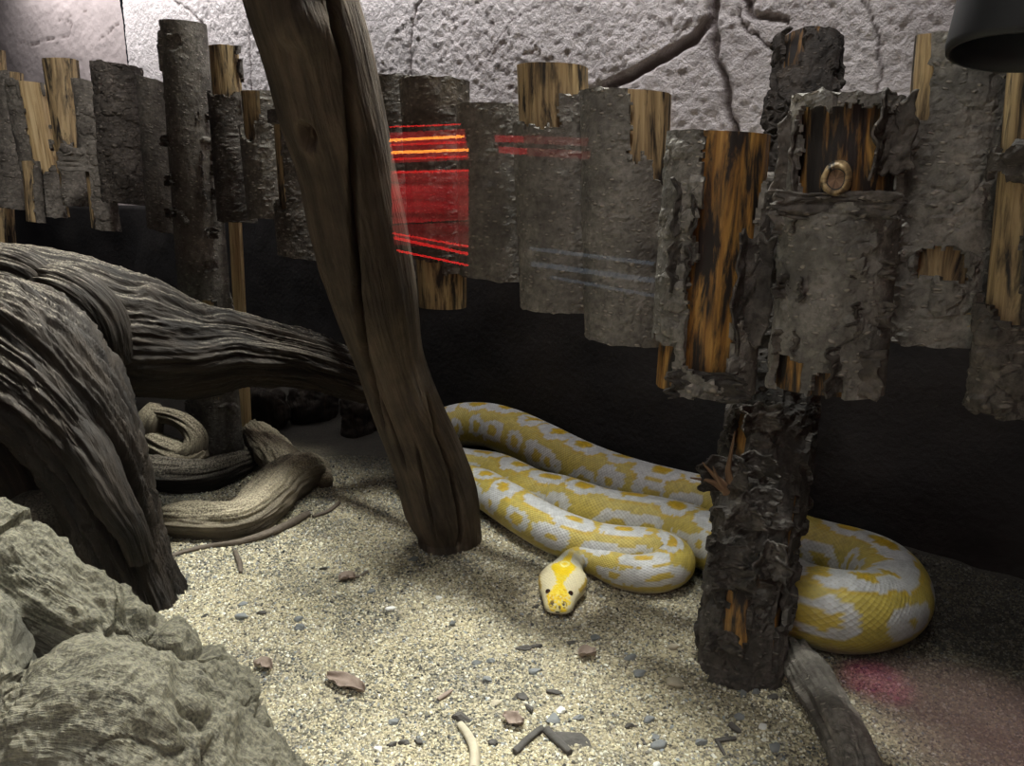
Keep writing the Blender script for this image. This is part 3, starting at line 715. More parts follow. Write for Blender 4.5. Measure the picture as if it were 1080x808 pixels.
# squarer cross-section for the head, flat crown, swollen jaw muscles
hd = head[:, None]
lat = lat*(1+0.10*hd*np.abs(np.sin(2*TH)))
eyet = np.exp(-((t-0.032)/0.011)**2)[:, None]
up = up + hd*eyet*0.0030*np.exp(-((np.abs(lat)-0.019)/0.006)**2)*(cu > 0)
up = up - hd*0.0030*np.exp(-((t-0.075)/0.03)**2)[:, None]*np.exp(-(lat/0.012)**2)*(cu > 0)         # dip along the crown
up = up + hd*0.0030*np.exp(-((t-0.085)/0.022)**2)[:, None]*np.exp(-((np.abs(lat)-0.024)/0.010)**2)*(cu > 0)
lipline = np.exp(-((cu*1.0+0.16)/0.07)**2)*hd*sstep(0.002, 0.008, t)[:, None]*(1-sstep(0.08, 0.095, t))[:, None]
lat = lat*(1-0.07*lipline)
nos = np.exp(-((t-0.0085)/0.0022)**2)[:, None]*np.exp(-((np.abs(lat)-0.0095)/0.0022)**2)*(cu > 0.1)
up = up-0.0025*nos
# skin folds on the inside of the tight bends
V = P[:, None] + N[:, None]*(-up)[..., None]*1.0 + B[:, None]*lat[..., None]
bs = np.sign((B[:, None]*1.0) @ np.array([1.0, 0, 0]))
gr = gz(V[..., 0], V[..., 1])
V[..., 2] = np.maximum(V[..., 2], gr-0.002)
# colour, scale by scale
sc = 0.0074
ang = np.where(TH > math.pi, TH-2*math.pi, TH)               # 0 belly, +-pi back
back = (math.pi-np.abs(ang))*np.sign(ang)                    # 0 on the back, +-pi on the belly
dlat = back*r[:, None]
i_ = np.floor(SS/sc + 0.5*np.floor(dlat/sc*1.3)); j_ = np.floor(dlat/sc*1.3)
qs = (i_ - 0.5*j_ + 0.5)*sc; qd = (j_+0.5)*sc/1.3
Rs = np.interp(qs, S1, r); th_ = qd/np.maximum(r[:, None], 1e-3)
k = np.clip(Rs/0.056, 0.35, 1.2)                              # blotches shrink with the body
def blotches(per, jit, seed, off, hs, hl):
    """rings along the body at lateral angle off; returns (ring measure, random)"""
    g = qs/per + seed*0.37; c = np.floor(g)
    best = np.full(qs.shape, 9.0)
    for dc in (-1, 0, 1):
        cc = (c+dc).astype(np.int64); z = np.zeros_like(cc)
        cs = (cc+0.5+jit*(_hash(cc, z+seed, z)-0.5)-seed*0.37)*per
        cd = off + 0.30*(_hash(cc, z+seed, z+5)-0.5)
        sx = hs*(0.75+0.5*_hash(cc, z+seed, z+9)); sy = hl*(0.8+0.4*_hash(cc, z+seed, z+13))
        best = np.minimum(best, (np.abs((qs-cs)/sx)**2.6+np.abs((th_-cd)/sy)**2.6)**(1/2.6))
    return best
nz = 0.32*fbm(qs*34, qd*34, 2, 3)
b0 = blotches(0.105, 0.35, 1, 0.0, 0.052, 0.60)+nz
b1 = blotches(0.088, 0.5, 2, 1.35, 0.042, 0.55)+nz*1.2
b2 = blotches(0.088, 0.5, 3, -1.35, 0.042, 0.55)+nz*1.2
WHT = np.array([0.54, 0.54, 0.545]); NET = np.array([0.50, 0.39, 0.085]); DEEP = np.array([0.54, 0.34, 0.014]); CRM = np.array([0.66, 0.63, 0.50])
col = np.empty(qs.shape+(3,)); col[:] = NET
var = 0.85+0.3*_hash(i_.astype(np.int64), j_.astype(np.int64), np.zeros_like(i_, dtype=np.int64))
w_ = (b0 < 0.95) | (b1 < 0.95) | (b2 < 0.95); col[w_] = WHT
core_ = (b0 < 0.42) & (vn(qs*9, 0, 3) > -0.55); col[core_] = DEEP*0.5+NET*0.5
col[(b0 < 0.28) & core_] = DEEP
col[((b1 < 0.40) | (b2 < 0.40)) & (b0 > 0.95)] = NET*0.75+DEEP*0.25
bel = sstep(1.9, 2.5, np.abs(th_))[..., None]; col = col*(1-bel)+CRM*bel
edge_ = ((b0 > 0.95) & (b0 < 1.12) & ~w_)[..., None]; col = np.where(edge_, col*0.5+DEEP*0.5, col)
col *= var[..., None]
# head colours: bright yellow crown wedge, cream sides, dark nostrils and lip marks
la = np.abs(lat); tt = t[:, None]+0*la
hc = np.empty_like(col); hc[:] = (0.74, 0.66, 0.42)
wedge = np.interp(tt, [0, 0.010, 0.024, 0.034, 0.048, 0.066, 0.088, 0.102, 0.112, 0.122, 0.14, 0.19], [0.013, 0.0185, 0.0205, 0.0135, 0.0065, 0.0095, 0.0215, 0.0225, 0.013, 0.007, 0.006, 0.005]) + 0.0026*fbm(tt*190, lat*190, 4, 3)
top = cu > 0.05
mott = fbm(tt*330, lat*330, 12, 3)
hc[:] = np.array([0.78, 0.70, 0.46])*(1+0.10*mott[..., None])
hc[(la < wedge) & top] = (0.90, 0.64, 0.010)
hc[(la < wedge) & top & (mott > 0.16) & (tt < 0.075)] = (0.92, 0.74, 0.10)
hc[(mott > 0.20) & (tt < 0.024) & top] = (0.80, 0.70, 0.36)
hc[(mott < -0.30) & (tt < 0.040) & (tt > 0.012) & top & (la < wedge)] = (0.72, 0.42, 0.01)
ringc = np.hypot(lat, (tt-0.108)*0.8); hc[(ringc < 0.0088) & (ringc > 0.0046) & top] = (0.88, 0.78, 0.30)
hc[(np.abs(cu-0.34-0.10*mott) < 0.15) & (np.abs(tt-0.068) < 0.020)] = (0.52, 0.36, 0.06)
hc[(tt > 0.112) & (la > wedge) & (cu > -0.3)] = (0.66, 0.63, 0.50)
hc[nos > 0.40] = (0.05, 0.03, 0.015)
ring_n = np.exp(-((t-0.0085)/0.0042)**2)[:, None]*np.exp(-((la-0.0105)/0.0042)**2)*(cu > 0.1)
hc[(ring_n > 0.30) & (nos <= 0.40) & (mott < 0.05)] = (0.22, 0.13, 0.02)
hc[(lipline > 0.40) & (tt < 0.020) & (vn(lat*380, tt*260, 1) > 0.05)] = (0.10, 0.06, 0.02)
hc[(la < 0.0055) & (tt < 0.0052) & (mott < 0.02)] = (0.13, 0.08, 0.02)
hc[(lipline > 0.75) & (tt > 0.020)] = (0.45, 0.38, 0.24)
hf = (1-sstep(0.135, 0.185, t))[:, None, None]
col = col*(1-hf)+hc*hf
def snake_mat():
    k = NT('python_skin')
    col = k.attr('pattern', 'Color'); uv = k.coords('UV')
    a = k.n('ShaderNodeMapping', {'Vector': uv, 'Rotation': (0, 0, math.radians(45)), 'Scale': (1/0.0055, 1/0.0055, 1)}).outputs[0]
    vo = k.n('ShaderNodeTexVoronoi', {'Vector': a, 'Scale': 1.0, 'Randomness': 0.0})
    h = k.ramp(vo.outputs['Distance'], [(0.25, 1.0), (0.62, 0.0)])
    col = k.mix(k.ramp(vo.outputs['Distance'], [(0.48, 0.0), (0.66, 0.38)]), col, (0.30, 0.25, 0.13))
    nrm = k.bump(h, 0.45, 0.0018)
    return k.finish(col, 0.38, nrm, 0.45)
M['snake'] = snake_mat()
uv = np.stack([TH*0.052*1.0, SS], -1).reshape(-1, 2)
Vf = V.reshape(-1, 3); Fq = grid_faces(len(S1), m)
sn = mesh('python', Vf, Fq[:, ::-1], M['snake'], uv=uv, colors={'pattern': col.reshape(-1, 3)})
tag(sn, 'yellow and white patterned python coiled on the sand with its head facing forward', 'snake')
M['eye'] = plain('eye_black_red', (0.035, 0.012, 0.008), 0.12, 0.6)
for sg in (-1, 1):
    ie = int(np.argmin(np.abs(t-0.032)))
    je = int(np.argmin(np.abs(lat[ie]-sg*0.0205)+np.where(cu[ie] > 0.1, 0, 9)))
    c = V[ie, je]; nn = (c-P[ie]); nn /= np.linalg.norm(nn)
    u_ = np.linspace(0, math.pi, 14); v_ = np.linspace(0, 2*math.pi, 20, endpoint=False)
    UU, VV = np.meshgrid(u_, v_, indexing='ij')
    E = np.stack([np.sin(UU)*np.cos(VV), np.sin(UU)*np.sin(VV), np.cos(UU)], -1)*0.0046 + c - nn*0.0014
    mesh('eye', E.reshape(-1, 3), grid_faces(14, 20, wrap=True), M['eye'], sn)

# ------------------------------------------------------------------ driftwood on the left
def drift(name, rows, mat, disp, parent=None, dust_light=0.0, ds=0.006, m=110, ref=(0, 1, 0), zfix=False, roundend=True, dz=0.68):
    """rows (px, py, width px, Y/H): a limb laid out along the picture at the given distances"""
    ctrl = []
    for (px, py, wpx, Y) in rows:
        c = at_Y(px, py, Y*H); dep = c[1]*CP+(H-c[2])*SP; ctrl.append((*c, wpx/2/F*dep))
    sw = Sweep(ctrl, ref=ref, ds=ds, m=m)
    D = disp(sw)
    R = sw.R+D; Vv = sw.P[:, None]+sw.dir*R[..., None]
    e1 = np.gradient(Vv, axis=0); e2 = np.gradient(Vv, axis=1); nn = np.cross(e2, e1); nn /= (np.linalg.norm(nn, axis=-1, keepdims=True)+1e-9)
    if np.mean(np.sum(nn*sw.dir, -1)) < 0: nn = -nn
    du = dust_light*sstep(dz, dz+0.5, nn[..., 2])  # stump and limb tops paler: top light put into the colour
    return sw.build(name, [M[mat], M[mat]], parent, disp=D, attrs={'dust_light': du}, roundend=roundend), sw
ridge = lambda a1, a2, k1, k2, tw: (lambda sw: a1*fbm(np.cos(sw.TH)*1.3+1, np.sin(sw.TH)*1.3, sw.S*5, 4) + a2*ridged(np.cos(sw.TH+tw*sw.S)*k1, np.sin(sw.TH+tw*sw.S)*k1, sw.S*k2, 3) + a2*0.42*ridged(np.cos(sw.TH+tw*sw.S+0.25*fbm(sw.S*9, sw.TH, 2, 2))*k1*4.2, np.sin(sw.TH+tw*sw.S)*k1*4.2, sw.S*k2*2.5, 3) + a2*0.16*fbm(np.cos(sw.TH)*26, np.sin(sw.TH)*26, sw.S*70, 3))
# stump: root mass with its furrowed trunk running down to the sand, and the long limb
stump, sw1 = drift('driftwood_stump', [(-60, 350, 90, 1.92), (0, 362, 120, 1.86), (40, 398, 124, 1.80), (78, 455, 98, 1.76), (109, 520, 74, 1.74), (130, 575, 64, 1.73), (142, 612, 64, 1.72), (147, 650, 76, 1.70)], 'drift',
                   ridge(0.030, 0.020, 4.2, 1.6, 2.2), dust_light=0.85, m=380, ds=0.004)
tag(stump, 'large dark furrowed driftwood stump with a long limb at the left', 'driftwood')
drift('limb', [(-60, 318, 100, 2.05), (0, 310, 92, 2.05), (70, 330, 112, 2.08), (140, 354, 118, 2.15), (205, 368, 88, 2.22), (260, 369, 66, 2.30), (320, 380, 50, 2.38), (370, 396, 40, 2.44), (420, 415, 30, 2.50), (450, 424, 20, 2.52)], 'drift',
      ridge(0.022, 0.012, 3.2, 1.3, 1.0), stump, dust_light=0.8, m=280, ds=0.004)
drift('root_lobe', [(20, 318, 30, 1.98), (50, 308, 46, 1.97), (78, 318, 56, 1.96), (100, 340, 54, 1.97), (112, 380, 48, 2.0)], 'drift', ridge(0.014, 0.010, 3.0, 2.0, 1.0), stump, dust_light=0.9, m=170, ds=0.004)
drift('root_lobe', [(-40, 300, 40, 1.95), (0, 290, 48, 1.95), (30, 296, 44, 1.96), (52, 318, 38, 1.97)], 'drift', ridge(0.014, 0.010, 3.0, 2.0, 1.0), stump, dust_light=0.9, m=170, ds=0.004)
drift('root', [(60, 430, 40, 1.72), (95, 480, 40, 1.68), (122, 530, 30, 1.66), (140, 560, 22, 1.66), (150, 590, 20, 1.67)], 'drift', ridge(0.008, 0.008, 3.0, 2.0, 2.0), stump, dust_light=0.5, m=70)
drift('root', [(-70, 420, 120, 2.15), (-10, 455, 130, 2.12), (24, 510, 100, 2.08), (34, 560, 80, 2.06)], 'drift', ridge(0.020, 0.012, 3.0, 2.0, 2.0), stump, dust_light=0.2, m=120)
# dark boulder in the hollow between stump and rock
def blob_mesh(name, c, rad, rot, mat, disp, n=90, m=130, parent=None, dust_light=0.8, attrs_extra=None):
    u = np.linspace(0.02, math.pi-0.02, n); v = np.linspace(0, 2*math.pi, m)
    U, Vv = np.meshgrid(u, v, indexing='ij')
    E = np.stack([np.sin(U)*np.cos(Vv), np.sin(U)*np.sin(Vv), np.cos(U)], -1)
    E = np.sign(E)*np.abs(E)**0.85
    cz, sz = math.cos(rot[2]), math.sin(rot[2]); cy, sy = math.cos(rot[1]), math.sin(rot[1])
    Rz = np.array([[cz, -sz, 0], [sz, cz, 0], [0, 0, 1]]); Ry = np.array([[cy, 0, sy], [0, 1, 0], [-sy, 0, cy]])
    Lc = E*np.array(rad)
    d = disp(Lc)
    Lc = Lc + E/np.linalg.norm(E, axis=-1, keepdims=True)*d[..., None]
    X = Lc @ (Rz @ Ry).T + np.array(c)
    e1 = np.gradient(X, axis=0); e2 = np.gradient(X, axis=1); nn = np.cross(e1, e2); nn /= (np.linalg.norm(nn, axis=-1, keepdims=True)+1e-9)
    if np.mean(np.sum(nn*E, -1)) < 0: nn = -nn
    du = dust_light*sstep(0.2, 0.8, nn[..., 2])
    return mesh(name, X.reshape(-1, 3), grid_faces(n, m), M[mat], uv=np.stack([Lc[..., 0], Lc[..., 2]*1.0+Lc[..., 1]*0.6], -1).reshape(-1, 2), attrs={'dust_light': du.reshape(-1)})
p = at_z(72, 590, 0.05)
tag(blob_mesh('boulder', (p[0]-0.05, p[1]+0.06, 0.03), (0.12, 0.10, 0.13), (0, 0, 0.3), 'drift', lambda q: 0.02*fbm(q[..., 0]*9, q[..., 1]*9, q[..., 2]*9, 4), dust_light=0.3), 'dark rounded boulder in the hollow under the stump', 'boulder')
for k_, (px, py, w_, lb) in enumerate([(280, 436, 0.075, 'dark rubble stone behind the forked branch under the limb'), (332, 428, 0.085, 'dark rubble stone at the foot of the wall left of the leaning post'), (384, 440, 0.075, 'dark rubble stone half hidden behind the leaning post')]):
    p = at_z(px, py, 0.05)
    tag(blob_mesh('stone', (p[0], p[1], 0.05), (w_, w_*0.7, 0.085), (0, 0, 0.4*k_), 'drift', lambda q: 0.03*fbm(q[..., 0]*14+k_*3, q[..., 1]*14, q[..., 2]*14, 4), dust_light=0.1), lb, 'stone')
# small pieces behind
def on_sand(rows, mat, name, label, cat, amp=(0.006, 0.004), dust_light=0.8, parent=None, m=120, ds=0.004, hug=0.75):
    """rows (px, py, width px, lift): limb lying on the sand, lift = extra height of its axis"""
    ctrl = []
    for (px, py, wpx, lift) in rows:
        p = at_z(px, py, 0.03+lift); dep = p[1]*CP+(H-p[2])*SP; r = wpx/2/F*dep
        z = r*hug+lift+float(gz(p[0], p[1])); p = at_z(px, py, z); ctrl.append((*p, r))
    sw = Sweep(ctrl, ref=(0, 0, -1), ds=ds, m=m)
    D = 0.0022*fbm(np.cos(sw.TH)*9, np.sin(sw.TH)*9, sw.S*55, 3)+0.0022*ridged(np.cos(sw.TH)*9, np.sin(sw.TH)*9, sw.S*9, 2)+amp[0]*fbm(np.cos(sw.TH)*1.5, np.sin(sw.TH)*1.5, sw.S*11, 4)+amp[1]*ridged(np.cos(sw.TH)*2.4, np.sin(sw.TH)*2.4, sw.S*3, 3)
    du = dust_light*sstep(0.0, 0.8, -np.cos(sw.TH))
    o = sw.build(name, [M[mat], M[mat]], parent, disp=D, attrs={'dust_light': du}, roundend=True)
    if label: tag(o, label, cat)
    return o
br = on_sand([(172, 549, 30, 0), (188, 549, 36, 0.0), (220, 551, 38, 0), (252, 549, 42, 0.0), (277, 530, 46, 0.005), (298, 508, 46, 0.01), (320, 498, 40, 0.005), (338, 497, 24, 0)], 'drift_pale', 'driftwood_branch', 'bent pale driftwood branch on the sand between the stump and leaning post', 'driftwood', (0.008, 0.006))
fk = on_sand([(306, 502, 40, 0.01), (295, 485, 36, 0.02), (281, 470, 32, 0.03), (270, 458, 26, 0.04), (266, 452, 16, 0.05)], 'drift_pale', 'fork', None, None, (0.010, 0.005), parent=br)
on_sand([(334, 497, 16, 0.004), (341, 503, 18, 0.004), (343, 510, 14, 0.0)], 'drift_pale', 'knob', None, None, (0.004, 0.003), parent=fk, m=30)
on_sand([(150, 492, 36, 0.0), (178, 502, 36, 0), (215, 502, 34, 0.0), (242, 493, 30, 0.005), (260, 486, 22, 0.005), (268, 483, 12, 0.005)], 'drift', 'driftwood_branch', 'dark curved driftwood branch lying behind the pale bent one', 'driftwood', (0.008, 0.006), dust_light=0.45)
# hollow gnarled root piece: an arch that closes on itself
rg = ridge(0.007, 0.004, 3.0, 3.0, 1.0)
rt_, _ = drift('gnarled_root', [(151, 486, 28, 2.58), (155, 460, 28, 2.58), (160, 440, 23, 2.58), (167, 429, 15, 2.60)], 'drift_pale', rg, dust_light=0.8, ds=0.004, m=90, dz=0.0)
tag(rt_, 'small pale hollow gnarled root propped behind the dark curved branch', 'driftwood')
drift('loop', [(163, 437, 15, 2.58), (181, 440, 15, 2.57), (198, 449, 17, 2.56), (207, 461, 20, 2.55), (204, 474, 22, 2.54), (192, 480, 22, 2.54)], 'drift_pale', rg, rt_, dust_light=0.8, ds=0.004, m=70, dz=0.0)
drift('lower_rim', [(154, 462, 22, 2.57), (168, 471, 25, 2.55), (186, 478, 27, 2.54), (204, 480, 25, 2.54), (216, 474, 14, 2.55)], 'drift_pale', rg, rt_, dust_light=0.7, ds=0.004, m=70, dz=0.0)
on_sand([(178, 587, 7, 0.0), (215, 577, 8, 0.002), (255, 572, 11, 0.004), (290, 560, 13, 0.004), (325, 542, 12, 0.004)], 'twig', 'stick', 'long thin brown stick on the sand in front of the bent pale branch', 'stick', (0.0012, 0.001), m=20) if False else None
def stick(rows, label, mat='twig', name='stick', m=18, group=None):
    ctrl = []
    for (px, py, wpx) in rows:
        p = at_z(px, py, 0.005); dep = p[1]*CP+(H-p[2])*SP; r = wpx/2/F*dep
        z = r*0.8+float(gz(p[0], p[1])); ctrl.append((*at_z(px, py, z), r))
    sw = Sweep(ctrl, ref=(0, 0, -1), ds=0.004, m=m)
    o = sw.build(name, [M[mat], M[mat]], disp=0.0012*fbm(sw.TH*2, sw.S*30, 1, 3)*min(1, sw.r.mean()/0.004), roundend=True)
    tag(o, label, 'stick', group); return o
stick([(178, 587, 4), (215, 577, 5), (255, 571, 7), (290, 560, 9), (325, 542, 8)], 'long thin brown stick on the sand in front of the bent pale branch')
# root log running out from the front post
lg = on_sand([(840, 684, 24, 0.0), (852, 712, 38, 0.0), (872, 745, 40, 0.0), (890, 776, 42, 0.0), (903, 806, 44, 0.0), (914, 845, 46, 0.0)], 'bark', 'root_log', 'grey-brown round root running from the front post to the bottom edge', 'log', (0.008, 0.005), dust_light=0.45, m=120)

# ------------------------------------------------------------------ the layered rocks in the lower left corner
def strata(scale, amp, warp, ax):
    def f(q):
        w = warp*fbm(q[..., 0]*6, q[..., 1]*6, q[..., 2]*6, 3)
        c = (q[..., 0]*ax[0]+q[..., 1]*ax[1]+q[..., 2]*ax[2])+w
        return amp*(0.55*ridged(c*scale, w*4, 0.3, 2)+1.3*fbm(q[..., 0]*11, q[..., 1]*11, q[..., 2]*11, 5, 0.55)) + amp*1.6*fbm(q[..., 0]*4.5, q[..., 1]*4.5, q[..., 2]*4.5+3, 3)
    return f
def rock(rows, label, seed, amp=(0.022, 0.008, 0.010), m=300, ds=0.0028, fib=0.5):
    ctrl = []
    for (px, py, wpx, Y) in rows:
        c = at_Y(px, py, Y*H); dep = c[1]*CP+(H-c[2])*SP; ctrl.append((*c, wpx/2/F*dep))
    sw = Sweep(ctrl, ref=(0, 0, -1), ds=ds, m=m)
    X, Y_, Z = np.cos(sw.TH)*sw.R, np.sin(sw.TH)*sw.R, sw.S
    w = 0.05*fbm(X*7+seed, Y_*7, Z*7, 3)
    st = sw.TH*sw.R*(1-fib)+Z*fib+w*0.8                      # strata direction
    cv, c1, c2 = cells(st*11+3*w, (sw.TH*sw.R*fib+Z*(1-fib))*7+4*w, seed)
    blk = fbm(X*9+seed, Y_*9, Z*7, 2)
    D = amp[0]*fbm(X*8+seed, Y_*8, Z*6, 4) + 0.006*np.sign(blk)*sstep(0.0, 0.10, np.abs(blk)) + 0.0055*ridged(st*75, w*14, seed, 3) + 0.017*fbm(X*24, Y_*24, Z*18+seed, 4, 0.62) + 0.004*fbm(X*90, Y_*90, Z*90, 2)
    D = D - 0.016*np.exp(-(fbm(X*6, Y_*6, Z*5+seed*2, 3)/0.035)**2)
    D = D + 0.018*(cv-0.5)*sstep(0.0, 0.06, c2-c1) - 0.007*(1-sstep(0.0, 0.05, c2-c1))
    du = 0.45*sstep(0.1, 0.9, -np.cos(sw.TH))
    o = sw.build('rock', [M['rock'], M['rock']], disp=D, attrs={'dust_light': du}, roundend=True)
    o.data.polygons.foreach_set('use_smooth', np.zeros(len(o.data.polygons), bool))
    tag(o, label, 'rock'); return o
rock([(-70, 572, 122, 1.24), (0, 610, 122, 1.23), (70, 656, 112, 1.21), (130, 697, 104, 1.20), (190, 742, 94, 1.19), (240, 780, 84, 1.18), (285, 815, 74, 1.17), (325, 850, 60, 1.15)], 'long tan layered rock ridge sloping down along the lower left edge', 3, amp=(0.012, 0, 0), fib=0.12)
rock([(10, 790, 150, 0.95), (70, 778, 184, 0.97), (135, 792, 174, 0.99), (195, 820, 142, 1.0), (255, 850, 104, 1.0), (310, 884, 70, 1.0)], 'rough layered rock in the bottom left, in front of the long ridge', 5, amp=(0.020, 0, 0), fib=0.5)
rock([(-90, 690, 140, 0.98), (-50, 728, 140, 0.96), (-20, 790, 120, 0.93), (-5, 860, 110, 0.91)], 'upright rough rock at the left edge of the bottom corner', 8, fib=0.7)

# ------------------------------------------------------------------ litter on the sand
def pebble(name, label, cat, px, py, wpx, mat, flat=0.45, asp=0.7, rot=0.0, seed=0, group=None, ang=0.0):
    p = at_z(px, py, 0.004); dep = p[1]*CP+(H-p[2])*SP; R = wpx/2/F*dep
    u = np.linspace(0, math.pi, 12); v = np.linspace(0, 2*math.pi, 16, endpoint=False)
    U, Vv = np.meshgrid(u, v, indexing='ij')
    E = np.stack([np.sin(U)*np.cos(Vv), np.sin(U)*np.sin(Vv), np.cos(U)], -1)
    d = 1+0.35*vn(E[..., 0]*1.3+seed*3.1, E[..., 1]*1.3, E[..., 2]*1.3)
    X = E*d[..., None]
    if ang > 0:                                   # broken, angular faces
        for k in range(7):
            a = rng.normal(size=3); a /= np.linalg.norm(a); c = 0.55+0.3*rng.random()
            X = X - np.maximum(X @ a - c, 0)[..., None]*a
    X = X*np.array([R, R*asp/1.0, R*flat])
    c, s_ = math.cos(rot), math.sin(rot); X = X @ np.array([[c, -s_, 0], [s_, c, 0], [0, 0, 1]]).T
    g = float(gz(p[0], p[1])); q = at_z(px, py, g+R*flat*0.35)
    o = mesh(name, (X+q).reshape(-1, 3), grid_faces(12, 16, wrap=True), M[mat], smooth=(ang == 0)); tag(o, label, cat, group); return o
PEB = [(264, 153, 12, 'stone_white', 'white pebble'), ]
